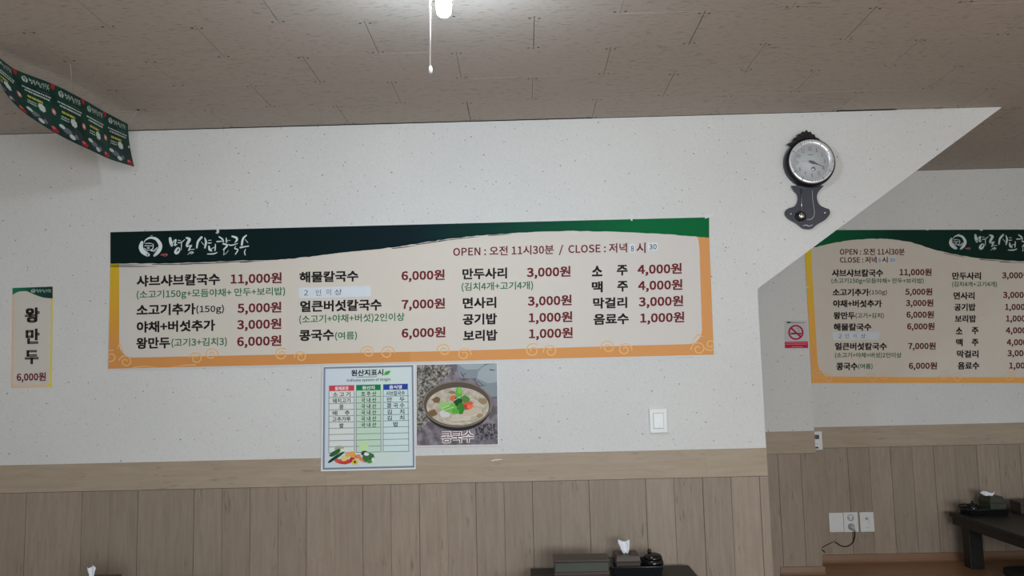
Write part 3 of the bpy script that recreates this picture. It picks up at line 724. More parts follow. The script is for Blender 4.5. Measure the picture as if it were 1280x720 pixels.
def blob(cx, cy_, rx, ry, col, rot=0, Y=None, target=None, n=10, jag=.0):
    pts = []
    for k in range(n):
        a = 2*math.pi*k/n; q = 1+rr.uniform(-jag, jag)
        x, y = rx*q*math.cos(a), ry*q*math.sin(a)
        pts.append((cx+x*math.cos(rot)-y*math.sin(rot), cy_+x*math.sin(rot)+y*math.cos(rot)))
    m = ink(*col)
    if m not in cl: cl.append(m)
    poly(target, pts, Y, cl.index(m))
lay = 0
for b in [(454.6, 558, 6.6, 7.4, (176, 206, 158)), (424, 561, 6.5, 3.6, (150, 156, 138)), (419, 566, 8, 3, (44, 92, 50), -.55), (421, 571, 11.5, 2.1, (34, 84, 48), -.6), (416, 574, 8, 1.7, (24, 60, 40), -.65), (428, 562.6, 3, 2, (206, 208, 196)),
          (430, 577, 10, 3.6, (178, 60, 56)), (422, 576, 4, 2.6, (190, 78, 70)), (441, 574.5, 4, 3.5, (158, 50, 66)), (440.5, 568, 4.4, 4, (222, 150, 70)), (434, 569, 3, 3.5, (216, 158, 80)), (430.4, 573, 4.6, 3.8, (220, 184, 120)),
          (447, 570.6, 3.5, 2.6, (198, 92, 70)), (450.6, 573, 8, 2.3, (216, 128, 80), .65), (443.6, 577.4, 4.2, 4, (214, 176, 56)), (443.6, 577.4, 1.7, 1.7, (86, 78, 44)), (461, 572, 7.4, 6, (56, 104, 62)), (456, 566.6, 5, 3, (40, 74, 60)),
          (458, 567.6, 3.2, 2.2, (214, 222, 208)), (466.4, 574.8, 2.3, 3.2, (206, 214, 196)), (462, 577, 3.4, 2, (70, 130, 70))]:
    lay += 1
    blob(b[0], b[1], b[2], b[3], b[4], b[5] if len(b) > 5 else 0, N(4)-.00012*lay, mb, 9, .12)
mb.build('printed_vegetables', cl, B4)

# ---- noodle photograph
B5 = thing('food_poster', 'square poster of a bowl of white bean noodles beside the origin chart', 'poster')
mb = MB(); quad = [(519.6, 455.3), (622.0, 453.1), (623.2, 556.6), (519.9, 558.2)]
f4 = [at(x, y, Y1-.0055) for x, y in quad]; b4 = [Vector((p.x, Y1-.0005, p.z)) for p in f4]
mb.add(f4+b4, [(0, 1, 2, 3), (7, 6, 5, 4), (0, 4, 5, 1), (1, 5, 6, 2), (2, 6, 7, 3), (3, 7, 4, 0)])
mb.build('sheet', ink(206, 210, 212), B5)
def mottled(name, c1, c2, scale, c3=None):
    m, nt, b = nmat(name); b.inputs['Roughness'].default_value = .5; b.inputs['Specular IOR Level'].default_value = .2
    tc = nt.nodes.new('ShaderNodeTexCoord'); n = nt.nodes.new('ShaderNodeTexNoise'); n.inputs['Scale'].default_value = scale; n.inputs['Detail'].default_value = 4
    link(nt, tc.outputs['Object'], n.inputs['Vector'])
    cr = nt.nodes.new('ShaderNodeValToRGB'); cr.color_ramp.elements[0].position = .38; cr.color_ramp.elements[0].color = (*c1, 1)
    cr.color_ramp.elements[1].position = .64; cr.color_ramp.elements[1].color = (*c2, 1)
    link(nt, n.outputs['Fac'], cr.inputs[0]); link(nt, cr.outputs[0], b.inputs['Base Color']); return m
G = lambda k: Y1-.0059-.00022*k
BG1 = mottled('print_table_top', A(86, 82, 88), A(128, 120, 128), 30)
BG2 = mottled('print_pebbles', A(54, 52, 50), A(150, 146, 138), 95)
BROTH = mottled('print_broth', A(156, 148, 132), A(182, 174, 160), 40)
mb = MB(); poly(mb, [(520.8, 456.2), (621.2, 454.2), (622.3, 555.4), (520.9, 557)], G(0)); mb.build('printed_backdrop', BG1, B5)
def q6(X, Y_): return (515+X/6.545, 450+Y_/6.545)
def pbl(pts, name, mt, k):
    mb = MB(); poly(mb, [q6(*p) for p in pts], G(k)); return mb.build(name, mt, B5)
pbl([(38, 42), (240, 38), (330, 60), (300, 130), (180, 230), (120, 330), (120, 520), (60, 580), (38, 520)], 'printed_pebbles', BG2, 1)
pbl([(520, 560), (600, 520), (680, 520), (700, 590), (700, 640), (560, 660), (520, 630)], 'printed_pebbles', mottled('print_dark_berries', A(40, 38, 42), A(120, 114, 122), 110), 1)
def ell(cx, cy_, rx, ry, n=36, a0=0, a1=360): return [(cx+rx*math.cos(math.radians(a0+(a1-a0)*k/n)), cy_+ry*math.sin(math.radians(a0+(a1-a0)*k/n))) for k in range(n)]
wbw = ink(146, 156, 160); wb2 = ink(122, 132, 138)
pbl([(372, 36), (600, 32), (560, 90), (520, 150), (400, 150), (375, 100)], 'printed_pale_bowl', wb2, 2)
pbl([(376, 36), (596, 32), (540, 76), (440, 78)], 'printed_pale_bowl_rim', wbw, 3)
pbl([(530, 110), (560, 60), (610, 36), (695, 30), (696, 300), (650, 300), (560, 220), (525, 160)], 'printed_pale_bowl', wb2, 4)
pbl([(532, 150), (540, 100), (570, 62), (620, 36), (695, 30), (696, 180), (620, 190)], 'printed_pale_bowl_rim', wbw, 5)
mb = MB()
for s in [[(540, 170, 5), (580, 210, 6)], [(545, 215, 5), (600, 205, 4)], [(410, 130, 5), (440, 110, 4)], [(400, 100, 4), (425, 145, 6)], [(640, 80, 10), (680, 84, 4)]]:
    stroke(mb, s, lambda x, y: at(*q6(x, y), G(6)))
mb.build('printed_twig_motif', ink(60, 64, 66), B5)
pbl(ell(372, 385, 272, 195), 'printed_bowl_side', ink(44, 40, 42), 7)
pbl(ell(370, 362, 282, 190, 44), 'printed_bowl_rim', ink(120, 112, 100), 8)
pbl(ell(370, 362, 272, 181, 44), 'printed_bowl_inside', ink(84, 76, 68), 9)
pbl(ell(374, 380, 256, 156, 40), 'printed_broth', BROTH, 10)
cl = []; mb = MB(); k_ = 0
for b in [(265, 440, 48, 28, (190, 190, 188)), (400, 470, 90, 30, (184, 176, 160)), (480, 420, 90, 40, (180, 170, 150)), (200, 325, 34, 26, (112, 88, 62)), (168, 435, 34, 32, (112, 90, 62)), (575, 338, 34, 26, (138, 122, 94)),
          (552, 455, 28, 20, (146, 130, 100)), (330, 265, 30, 14, (130, 112, 92)), (335, 312, 26, 22, (190, 104, 66)), (280, 375, 62, 32, (136, 184, 104)), (330, 395, 60, 38, (106, 172, 76)), (450, 372, 50, 34, (196, 84, 60)),
          (430, 385, 28, 24, (164, 62, 66)), (475, 380, 26, 20, (214, 112, 78)), (385, 280, 30, 52, (94, 160, 70)), (430, 320, 42, 30, (74, 128, 60)), (375, 345, 34, 40, (34, 76, 40)), (400, 400, 30, 44, (56, 122, 50)), (355, 420, 30, 22, (84, 156, 60)), (390, 250, 20, 24, (116, 178, 84))]:
    k_ += 1; x, y = q6(b[0], b[1]); blob(x, y, b[2]/6.545, b[3]/6.545, b[4], 0, G(11)-.0001*k_, mb, 12, .22)
for s in [[(250, 395, 5), (310, 370, 6)], [(270, 410, 5), (340, 385, 5)], [(345, 330, 6), (395, 300, 5)], [(370, 440, 5), (375, 470, 5)]]:
    stroke(mb, s, lambda x, y: at(*q6(x, y), G(11)-.0024), 0)
mb.build('printed_garnish', cl, B5)
mb = MB()
for s in [[(330, 495, 4), (400, 490, 4), (470, 480, 3)], [(420, 470, 3), (500, 455, 4), (560, 430, 3)], [(450, 320, 3), (520, 330, 4), (590, 380, 3)], [(260, 500, 4), (350, 520, 5), (450, 512, 4)]]:
    stroke(mb, s, lambda x, y: at(*q6(x, y), G(11)-.0012))
mb.build('printed_noodles', ink(200, 194, 180), B5)
mb = MB(); write(mb, '콩국수', 551.2, 592.6, 546.9, 15.2, SL, G(23), .06); mb.build('lettering_outline', ink(208, 208, 208), B5)
mb = MB(); write(mb, '콩국수', 552.4, 591.4, 546.9, 13.4, SL, G(24), -.004); mb.build('lettering', ink(92, 44, 44), B5)

# ---- no-smoking sticker on the column
B6 = thing('no_smoking_sign', 'small red and white no smoking sticker on the column by the far banner', 'sign')
K = .52; q = lambda X, Y_: (970+X/12, 390+Y_/12)
V = lambda k: YS-.0012-.0003*k
mb = MB(); poly(mb, [q(125, 130), q(470, 130), q(488, 548), q(128, 548)], V(0)); mb.build('sheet', ink(150, 152, 152, K), B6)
mb = MB(); poly(mb, [q(134, 446), q(478, 440), q(482, 540), q(134, 542)], V(1)); mb.build('printed_red_panel', ink(146, 30, 52, K), B6)
mb = MB()
o_ = ell(298, 306, 116, 114, 32); i_ = ell(298, 306, 88, 88, 32)
vs = [at(*q(*p), V(2)) for p in o_]+[at(*q(*p), V(2)) for p in i_]
mb.add(vs, [(k, (k+1) % 32, 32+(k+1) % 32, 32+k) for k in range(32)])
stroke(mb, [(228, 240, 28), (372, 374, 28)], lambda x, y: at(*q(x, y), V(4)), smooth=False); mb.build('prohibition_ring', ink(140, 34, 58, K), B6)
mb = MB(); stroke(mb, [(228, 323, 22), (330, 323, 22)], lambda x, y: at(*q(x, y), V(3)), smooth=False); stroke(mb, [(345, 323, 18), (375, 323, 18)], lambda x, y: at(*q(x, y), V(3)), smooth=False)
stroke(mb, [(300, 255, 5), (325, 240, 5), (345, 262, 5), (330, 285, 5), (360, 292, 5)], lambda x, y: at(*q(x, y), V(3))); stroke(mb, [(170, 158, 22), (215, 156, 20)], lambda x, y: at(*q(x, y), V(3)), smooth=False)
stroke(mb, [(228, 158, 8), (430, 160, 5)], lambda x, y: at(*q(x, y), V(3)), smooth=False); mb.build('cigarette_symbol', ink(30, 34, 34, K), B6)
mb = MB()
for y, a, b in ((462, 150, 470), (484, 150, 460), (522, 240, 400)): stroke(mb, [(a, y, 6), (b, y-2, 6)], lambda x, y: at(*q(x, y), V(2)), smooth=False)
mb.build('small_print', ink(190, 120, 132, K), B6)

# ------------------------------------------------------------------ hanging strip of leaflets at the left
HB = thing('hanging_leaflet_strip', 'dark green strip of repeated leaflets hung on strings from the ceiling', 'banner')
ctl = [(-1.35, (-58, 38), 2.84, (-6, 92), 2.90), (-1.0, (-32, 52), 2.90, (3, 110), 2.94), (-.5, (-3, 70.8), 2.98, (16.7, 128.5), 3.00), (0, (18, 86), 3.075, (37, 146), 3.08), (1, (66, 105), 3.246, (76, 170), 3.235),
       (2, (104, 124.2), 3.427, (112.5, 187.5), 3.42), (3, (131, 139.8), 3.593, (138.5, 199.4), 3.588), (4, (159.8, 155), 3.77, (167.8, 208.4), 3.77)]
us = [c[0] for c in ctl]
Tt = [at(*c[1], c[2]) for c in ctl]; Bb = [at(*c[3], c[4]) for c in ctl]
def interp(L, u):
    i = max(0, min(len(us)-2, next((k for k in range(len(us)-1) if u <= us[k+1]), len(us)-2)))
    t = (u-us[i])/(us[i+1]-us[i])
    a, b, c, d = L[max(i-1, 0)], L[i], L[i+1], L[min(i+2, len(us)-1)]
    ua, ub, uc, ud = us[max(i-1, 0)], us[i], us[i+1], us[min(i+2, len(us)-1)]
    m1 = (c-a)/(uc-ua)*(uc-ub); m2 = (d-b)/(ud-ub)*(uc-ub)
    return b*(2*t**3-3*t*t+1)+m1*(t**3-2*t*t+t)+c*(-2*t**3+3*t*t)+m2*(t**3-t*t)
def surf(u, v, off=0):
    a, b = interp(Tt, u), interp(Bb, u)
    p = a.lerp(b, v)
    du = interp(Tt, min(u+.02, 4)).lerp(interp(Bb, min(u+.02, 4)), v)-interp(Tt, min(u, 3.98)).lerp(interp(Bb, min(u, 3.98)), v)
    n = du.cross(b-a).normalized()
    if n.dot(CAM-p) < 0: n = -n
    bow = math.sin(math.pi*v)*.006
    return p+n*(off-bow)
nu, nv = 64, 8
mb = MB()
vs = []; 
for side, off in ((0, 0), (1, -.0008)):
    for i in range(nu+1):
        for j in range(nv+1): vs.append(surf(-1.35+5.35*i/nu, j/nv, off))
fs = []; n1 = (nu+1)*(nv+1)
for i in range(nu):
    for j in range(nv):
        a = i*(nv+1)+j; fs.append((a, a+1, a+nv+2, a+nv+1))
mb.add(vs, fs, 0, True); mb.add([], [])
back = [tuple(x+n1 for x in f)[::-1] for f in fs]
for f in back: mb.f.append(f); mb.m.append(1); mb.sm.append(True)
GRN = mottled('leaflet_green_print', A(14, 38, 34, .8), A(18, 58, 46, .8), 9)
mb.build('sheet', [GRN, WHITE], HB)
def upoly(mb, pts, k, mi): mb.add([surf(u, v, .0006+.0002*k) for u, v in pts], [tuple(range(len(pts)))], mi)
KK = .9
cols_ = [ink(150, 40, 46, KK), ink(176, 184, 176, KK), ink(176, 176, 70, KK), ink(186, 96, 98, KK), ink(46, 54, 56, KK), ink(96, 104, 108, KK)]
for p in range(-2, 4):
    mb = MB(); u0 = p
    def U(pts, k, mi):
        if all(-1.34 < u0+u < 3.995 for u, v in pts): upoly(mb, [(u0+u, v) for u, v in pts], k, mi)
    # picture area: bowls in shade along the bottom
    for cx, cy_, rx, ry, mi, k in [(.3, .86, .24, .10, 4, 0), (.28, .82, .16, .06, 5, 1), (.62, .80, .2, .12, 4, 0), (.42, .90, .1, .05, 1, 2), (.57, .86, .06, .05, 5, 2), (.12, .78, .10, .04, 1, 2), (.68, .95, .13, .035, 4, 1),
                               (.84, .93, .12, .055, 0, 2), (.80, .90, .06, .03, 3, 3), (.93, .55, .07, .065, 3, 2), (.93, .55, .035, .03, 1, 3)]:
        U([(cx+rx*math.cos(a*math.pi/5), cy_+ry*math.sin(a*math.pi/5)) for a in range(10)], k, mi)
    U([(.56+(.10+.018*(a % 2))*math.cos(a*math.pi/7), .59+(.075+.015*(a % 2))*math.sin(a*math.pi/7)) for a in range(14)], 3, 1)
    U([(.90, .012), (1., .012), (1., .12), (.95, .10)], 2, 0); U([(0., .012), (.06, .012), (.015, .10), (0, .12)], 2, 0)
    # small logo and illegible print lines
    rr2 = random.Random(9)
    for s in LOGO_SCRIPT+LOGO_EMBLEM:
        if -1.3 < u0+.05 and u0+.85 < 4:
            stroke(mb, [(a, b, c*1.2) for a, b, c in s], lambda x, y: surf(u0+.10+x/2400*.80, .045+(y-100)/480*.145, .0012), 1, n=1, smooth=False)
    for v, a, b, w, mi in [(.30, .10, .88, .016, 1), (.36, .16, .84, .02, 1), (.47, .2, .62, .028, 2), (.565, .16, .40, .014, 1), (.615, .14, .38, .014, 1), (.245, .52, .84, .008, 5)]:
        x = a
        while x < b:
            l = rr2.uniform(.02, .06)
            U([(x, v-w*.8), (x+l, v-w*.8), (x+l, v+w*.8), (x, v+w*.8)], 3, mi); x += l+rr2.uniform(.008, .02)
    mb.build('printed_leaflet', cols_, HB)['kind'] = 'stuff'
STRING = flat('pale_string', (.6, .6, .56), .7)
c1 = atz(173, 137, ZC); c2 = atz(88, 80, ZC); c3 = Vector((interp(Tt, -1.2).x, interp(Tt, -1.2).y, ZC))
for a, b in ((interp(Tt, 4), c1), (interp(Tt, 1.62), c2), (interp(Tt, -1.2), c3)):
    MB().tube([a, b], .0009, 6).build('string', STRING, HB)
MB().lathe([(.001, -.004), (.006, -.003), (.006, 0), (.001, 0)], 10, c=c1).build('pin', DARKP, HB)

# ------------------------------------------------------------------ ceiling lamp with pull cord
LY = 2.36
lz = at(555, 21, LY); L = thing('ceiling_lamp', 'glaring round white ceiling lamp with bulb and hanging pull cord', 'lamp', (lz.x, LY, ZC))
EM = bpy.data.materials.new('lit_bulb'); EM.use_nodes = True; MATS['lit_bulb'] = EM
e = EM.node_tree.nodes.new('ShaderNodeEmission'); e.inputs[0].default_value = (.74, .87, 1, 1); e.inputs[1].default_value = LAMP
EM.node_tree.links.new(e.outputs[0], EM.node_tree.nodes['Material Output'].inputs[0])
hb = ZC-lz.z
MB().lathe([(.001, 0), (.180, 0), (.190, -.006), (.192, -.036), (.186, -.036), (.182, -.030)], 48, caps=False).build('lamp_pan', WPLAST, L)
EM2 = EM.copy(); EM2.name = 'lit_diffuser'; EM2.node_tree.nodes['Emission'].inputs[1].default_value = DISC
MB().lathe([(.001, -.028), (.183, -.028), (.183, -.040), (.150, -.046), (.05, -.048), (.001, -.048)], 48).build('diffuser', EM2, L)
MB().lathe([(.016, -.045), (.018, -.055), (.022, -.075), (.0225, -hb+.030), (.020, -hb+.010), (.013, -hb+.002), (.001, -hb)], 24).build('bulb', EM, L)
ca = at(538.2, 8, LY)-Vector((lz.x, LY, ZC)); cb_ = at(537.8, 84, LY)-Vector((lz.x, LY, ZC))
CORD = flat('white_cord', (.8, .8, .78), .6)
MB().tube([(-.045, 0, -.046), (ca.x, 0, -.06), cb_], .0021, 8).build('pull_cord', CORD, L)
MB().lathe([(.001, .004), (.0035, .002), (.0048, -.006), (.0052, -.016), (.003, -.019), (.001, -.0195)], 12, c=(cb_.x+.001, cb_.y, cb_.z)).build('cord_knob', CORD, L)

# ------------------------------------------------------------------ clock
cc = at(1009.6, 205.4, Y1); CK = thing('wall_clock', 'black pendulum wall clock with silver bezel near the cut corner', 'clock', cc)
def loc_(px, py, Y): p = at(px, py, Y)-cc; return (p.x, p.z)
Rc = .121
MB().lathe([(.001, 0), (Rc*.97, 0), (Rc*1.0, .006), (Rc, .030), (Rc*.985, .044), (.113, .053), (.108, .055), (.108, .043), (.001, .043)], 56, axis='Y').build('case', BLACKC, CK)
MB().lathe([(.108, .052), (.1085, .058), (.105, .062), (.086, .057), (.083, .052), (.0825, .044)], 56, axis='Y', caps=False).build('bezel', flat('brushed_silver', (.80, .83, .86), .28, metal=.45), CK)
mb = MB()
for a in range(60):
    if a % 15 == 0: continue
    t = 2*math.pi*a/60; r0_, r1 = (.092, .103) if a % 5 else (.090, .105)
    w = .0012 if a % 5 else .0028
    c_, s_ = math.sin(t), math.cos(t)
    mb.add([(r0_*c_-w*s_, -.0605, r0_*s_+w*c_), (r0_*c_+w*s_, -.0605, r0_*s_-w*c_), (r1*c_+w*s_, -.0622, r1*s_-w*c_), (r1*c_-w*s_, -.0622, r1*s_+w*c_)], [(0, 1, 2, 3)])
mb.build('bezel_marks', flat('bezel_mark_grey', (.35, .37, .4), .3, metal=.6), CK)
for a in range(4):
    t = a*math.pi/2+.03
    MB().lathe([(.0042, 0), (.0038, .0025), (.001, .004)], 12, c=(.0985*math.sin(t), -.0605, .0985*math.cos(t)), axis='Y').build('bezel_stud', CHROME, CK)
MB().lathe([(.001, .045), (.0832, .045), (.0832, .0462), (.001, .0462)], 48, axis='Y').build('dial', DIAL, CK)
NUMC = flat('numeral_grey', (.07, .08, .11), .6)
mb = MB()
for n_ in range(1, 13):
    t = 2*math.pi*n_/12-.03; s_ = str(n_); w = .017 if n_ > 9 else .0085; h_ = .018
    if (s_, .0) not in TXT: prepare([(s_, .0)])
    vs_, fs_, _n = TXT[(s_, .0)]
    cx, cz = .066*math.sin(t), .066*math.cos(t)
    mb.add([(cx+(u-.5)*w, -.0466, cz+(v-.5)*h_) for u, v in vs_], fs_)
mb.add([(-.013, -.0466, .034), (.013, -.0466, .034), (.013, -.0466, .0365), (-.013, -.0466, .0365)], [(0, 1, 2, 3)])
mb.build('numerals', NUMC, CK)
HAND = flat('hand_blue_grey', (.10, .12, .17), .35)
def hand(name, ang, l, w, y, mt=HAND, tail=.012):
    d = (math.cos(ang), math.sin(ang)); nrm = (-d[1], d[0])
    pts = [(-tail, w*.4), (0, w*.5), (l*.35, w*.8), (l*.5, w*.35), (l, .0006), (l, -.0006), (l*.5, -w*.35), (l*.35, -w*.8), (0, -w*.5), (-tail, -w*.4)]
    MB().prism([(a*d[0]+b*nrm[0], a*d[1]+b*nrm[1]) for a, b in pts], y-.0008, y).build(name, mt, CK)
hand('minute_hand', math.radians(-23), .072, .005, -.0495)
hand('hour_hand', math.radians(-20), .040, .011, -.0480)
hand('second_hand', math.radians(173), .045, .0012, -.0508, flat('hand_pale', (.4, .42, .45), .4))
MB().lathe([(.006, .047), (.006, .052), (.001, .053)], 16, axis='Y').build('hand_pivot', HAND, CK)
MB().lathe([(.011, .0466), (.009, .048), (.001, .0485)], 16, c=(.010, 0, -.034), axis='Y').build('dial_ornament', flat('ornament_grey', (.3, .33, .36), .3, metal=.5), CK)
MB().lathe([(.0036, .048), (.001, .051)], 10, c=(.014, 0, -.034), axis='Y').build('dial_stud', CHROME, CK)
# crown ornament: a low scrolled crest
crest = [(984, 180), (990, 178), (992, 173), (996, 172), (997, 168), (1001, 168), (1002.5, 164.6), (1005, 165.8), (1007.6, 162.6), (1010.2, 165.6), (1013, 164.8), (1014.5, 168), (1017.5, 168.4), (1019, 172), (1023, 173.4), (1025, 176), (1030, 181), (1020, 185), (1008, 186), (995, 185)]
ol = [loc_(x, y, Y1-.03) for x, y in crest]
MB().prism(ol, -.036, -.014).build('crest', GOLDD, CK)
mb = MB()
for cx, cy_, r in [(1007.6, 167.5, .010), (1000, 171.5, .010), (1015.5, 171.8, .010), (995, 176, .010), (1021.5, 177, .010), (1007.8, 174, .013)]:
    x, z = loc_(cx, cy_, Y1-.03)
    ring = [(x+r*math.cos(a*math.pi/6), -.037, z+r*math.sin(a*math.pi/6)) for a in range(13)]
    mb.tube(ring, .0028, 6)
mb.build('crest_scrolls', GOLDD, CK)
plq = [(988.9, 232), (993, 239), (996.7, 243.3), (997.4, 250), (993.8, 257.6), (984.6, 261.0), (981.2, 266.7), (985.6, 273.3), (996.7, 280), (1003.3, 285.2), (1010, 286.6), (1015.6, 285.6), (1021.1, 281), (1032.2, 274.2), (1037.6, 266.7), (1036.4, 261.7), (1032.2, 260), (1024.8, 256.2), (1021.4, 249), (1022.4, 241), (1030, 232)]
ol = [loc_(x, y, Y1-.014) for x, y in [(a, b) for a, b in catmull(plq, 3)]]
MB().prism(ol, -.016, -.002).build('pendulum_board', PLAQUE, CK, bevel=.002)
SIL = flat('silver_line', (.45, .47, .5), .3, metal=.4)
mb = MB()
stroke(mb, [(1015.4, 238, .5), (1016, 250, .5), (1017.8, 262, .6), (1017.6, 269, .7), (1014.5, 273.6, .8), (1008.6, 274.4, .7)], lambda x, y: Vector((loc_(x, y, Y1-.0165)[0], -.0165, loc_(x, y, Y1-.0165)[1])))
stroke(mb, [(1003.9, 282, .8), (1008, 281.4, 1.2), (1011, 282.6, 1.1), (1016, 281.2, .8)], lambda x, y: Vector((loc_(x, y, Y1-.0165)[0], -.0165, loc_(x, y, Y1-.0165)[1])))
mb.build('silver_scroll_print', SIL, CK)
pz = loc_(1001.7, 270, Y1-.02); pt = loc_(1001.4, 236, Y1-.02)
PEN = MB().tube([(pt[0], -.024, pt[1]), (pz[0], -.024, pz[1])], .0014, 6).build('pendulum', CHROME, CK)
MB().lathe([(.014, .020), (.015, .024), (.0125, .028), (.001, .029)], 20, c=(pz[0], 0, pz[1]), axis='Y').build('pendulum_bob', CHROME, PEN)
mb = MB()
for a in range(10):
    t = a*math.pi/5; mb.lathe([(.0068, .017), (.0068, .023), (.001, .025)], 8, c=(pz[0]+.021*math.cos(t)-.004, 0, pz[1]+.020*math.sin(t)-.002), axis='Y')
mb.build('bob_flower_ring', GOLDD, PEN)
for px, py in ((988.7, 267.2), (1031.3, 265.8)):
    x, z = loc_(px, py, Y1-.016); MB().lathe([(.0055, .015), (.005, .0185), (.001, .0195)], 12, c=(x, 0, z), axis='Y').build('screw_cap', CHROME, CK)

# ------------------------------------------------------------------ switch, thermostat, outlets
def plate(name, label, cat, x0, x1, y0, y1, Y, t=.009, group=None):
    a, b = at(x0, y1, Y-t), at(x1, y0, Y-t)
    o = thing(name, label, cat, ((a.x+b.x)/2, Y, (a.z+b.z)/2), group)
    w, h = (b.x-a.x), (b.z-a.z)
    MB().box(-w/2, w/2, -t, 0, -h/2, h/2).build('cover_plate', WPLAST, o, bevel=.0018)
    return o, w, h
o, w, h = plate('light_switch', 'white single rocker light switch on the near wall below the clock', 'switch', 812.6, 833.6, 510.6, 541.4, Y1, .010)
MB().box(-.0245, .0245, -.0106, -.0096, -.037, .037).build('rocker_gap', flat('rocker_gap_grey', (.22, .25, .25), .6), o)
MB().box(-.0232, .0232, -.0135, -.0100, -.0355, .0355).build('rocker', WPLAST2, o, bevel=.001)
yo = Y2-.0052
o, w, h = plate('wall_plate', 'blank white wall plate leftmost of three above the far baseboard', 'wall plate', 1037.3, 1053.6, 640.8, 665.4, yo)
o, w, h = plate('power_outlet', 'white wall outlet with a plugged-in cord, middle of three plates', 'outlet', 1055.5, 1072, 640.2, 665.2, yo)
HOLE = flat('socket_recess', (.24, .26, .27), .5)
for zz in (.027, -.027):
    MB().lathe([(.0205, .0094), (.0205, .0098), (.001, .0098)], 28, c=(0, 0, zz), axis='Y').build('socket_ring', HOLE, o)
    MB().lathe([(.018, .0096), (.018, .0102), (.001, .0102)], 28, c=(0, 0, zz), axis='Y').build('socket_face', WPLAST, o)
mb = MB()
for dx in (-.0095, .0095): mb.lathe([(.003, .010), (.003, .0106), (.0005, .0106)], 10, c=(dx, 0, .027), axis='Y')
mb.build('socket_holes', DARKP, o)
ox = o.location
plug = thing('power_cord', 'grey plug with black cord trailing from the middle outlet to the column', 'cord', (ox.x, ox.y, ox.z-.027))
MB().lathe([(.0165, .0104), (.0165, .018), (.013, .030), (.009, .034), (.001, .035)], 20, axis='Y').build('plug_body', flat('plug_grey', (.42, .45, .47), .4), plug)
MB().tube([(0, -.026, 0), (.008, -.028, -.012), (.014, -.028, -.026)], [.009, .008, .004], 10).build('strain_relief', flat('relief_grey', (.4, .42, .44), .4), plug)
pl = plug.location
def W3(px, py, d=.012): p = at(px, py, Y2-d); return p-Vector(pl)
pts = catmull([tuple(Vector((.014, -.028, -.026)))]+[tuple(W3(*p)) for p in [(1068.2, 672, .02), (1065.5, 679), (1058, 683.2), (1050, 681.6), (1044, 677.6), (1038, 679.6), (1031, 683), (1025, 687.6)]], 5)
MB().tube(pts, .0034, 8).build('cord', BLACKP, plug)
pts = catmull([tuple(W3(*p)) for p in [(1046.5, 674.5, .016), (1040, 679.2, .018), (1033.5, 682.6, .016), (1026, 686.8, .014)]], 5)
MB().tube(pts, .0022, 8).build('beige_wire', flat('beige_wire', (.42, .34, .22), .5), plug)
pts = catmull([tuple(W3(*p)) for p in [(1024.5, 686.6, .014), (1028, 687.8, .012), (1031.5, 690.4, .010)]], 4)
MB().tube(pts, .003, 8).build('cord_tail', BLACKP, plug)
o, w, h = plate('phone_jack', 'white phone and cable jack plate, rightmost of three near far table', 'jack', 1075.9, 1091.8, 640, 665, yo)
MB().box(-.008, .004, -.0098, -.009, .014, .026).build('jack_port', DARKP, o)
MB().box(-.005, .001, -.0101, -.0095, .017, .022).build('port_shutter', WPLAST, o)
MB().box(.0105, .0122, -.0098, -.009, -.012, .030).build('name_slot', flat('slot_grey', (.25, .27, .27), .5), o)
MB().box(-.010, .016, -.0095, -.009, -.0335, -.032).build('engraved_line', flat('slot_grey', (.25, .27, .27), .5), o)
o, w, h = plate('thermostat', 'white thermostat with dark display half hidden behind the column edge', 'thermostat', 1008.8, 1027.2, 539.2, 562.6, Y2-.0056, .018)
MB().box(-.022, .030, -.0190, -.0178, .010, .036).build('display', DARKP, o)
MB().box(-.02, .022, -.0192, -.0178, -.048, -.038).build('button_strip', DARKP, o)
mb = MB()
for k in range(4): mb.box(-.018+k*.011, -.011+k*.011, -.0196, -.0190, .015+(k % 2)*.006, .031)
mb.build('display_digits', flat('lcd_grey', (.10, .11, .12), .4), o)
MB().box(-.02, .02, -.0186, -.0178, -.020, -.018).build('engraved_line', flat('slot_grey', (.25, .27, .27), .5), o)

# ------------------------------------------------------------------ low tables and what stands on them
TH = .31
def low_table(label, x0, x1, y0, y1, group):
    cx, cy_ = (x0+x1)/2, (y0+y1)/2
    o = thing('low_table', label, 'table', (cx, cy_, 0), group); w, d = (x1-x0)/2, (y1-y0)/2
    MB().box(-w, w, -d, d, TH-.025, TH).build('tabletop', DARKWOOD, o, bevel=.004)
    for nm, a in (('apron', (-w+.012, w-.012, -d+.012, -d+.032)), ('apron', (-w+.012, w-.012, d-.032, d-.012))):
        MB().box(*a, TH-.07, TH-.025).build(nm, DARKWOOD, o, bevel=.002)
    for s in (-1, 1): 
        a, b = sorted((s*(w-.012), s*(w-.032)))
        MB().box(a, b, -d+.032, d-.032, TH-.07, TH-.025).build('apron', DARKWOOD, o, bevel=.002)
    for sx in (-1, 1):
        for sy2 in (-1, 1):
            cx2, cy2 = sx*(w-.085), sy2*(d-.085)
            MB().box(cx2-.04, cx2+.04, cy2-.04, cy2+.04, 0, TH-.025).build('leg', DARKWOOD, o, bevel=.003)
    return o
ta = atz(663, 709.2, TH); tb = atz(862, 707.4, TH)
yb1 = (ta.y+tb.y)/2
print('table back', ta, tb)
TR = 'low dark tables'
low_table('low dark floor table at the near wall carrying the long box and deep tray', ta.x, tb.x, min(yb1, 3.985)-1.1, min(yb1, 3.985), 'low dark floor tables')
low_table('low dark floor table at bottom left, mostly below the frame', -2.15, -1.30, 2.6, 3.78, 'low dark floor tables')
tc_ = atz(1186, 640.2, TH)
print('right table corner', tc_)
low_table('low dark floor table in the far room at the right edge', tc_.x, tc_.x+1.25, tc_.y-1.15, tc_.y, 'low dark floor tables')

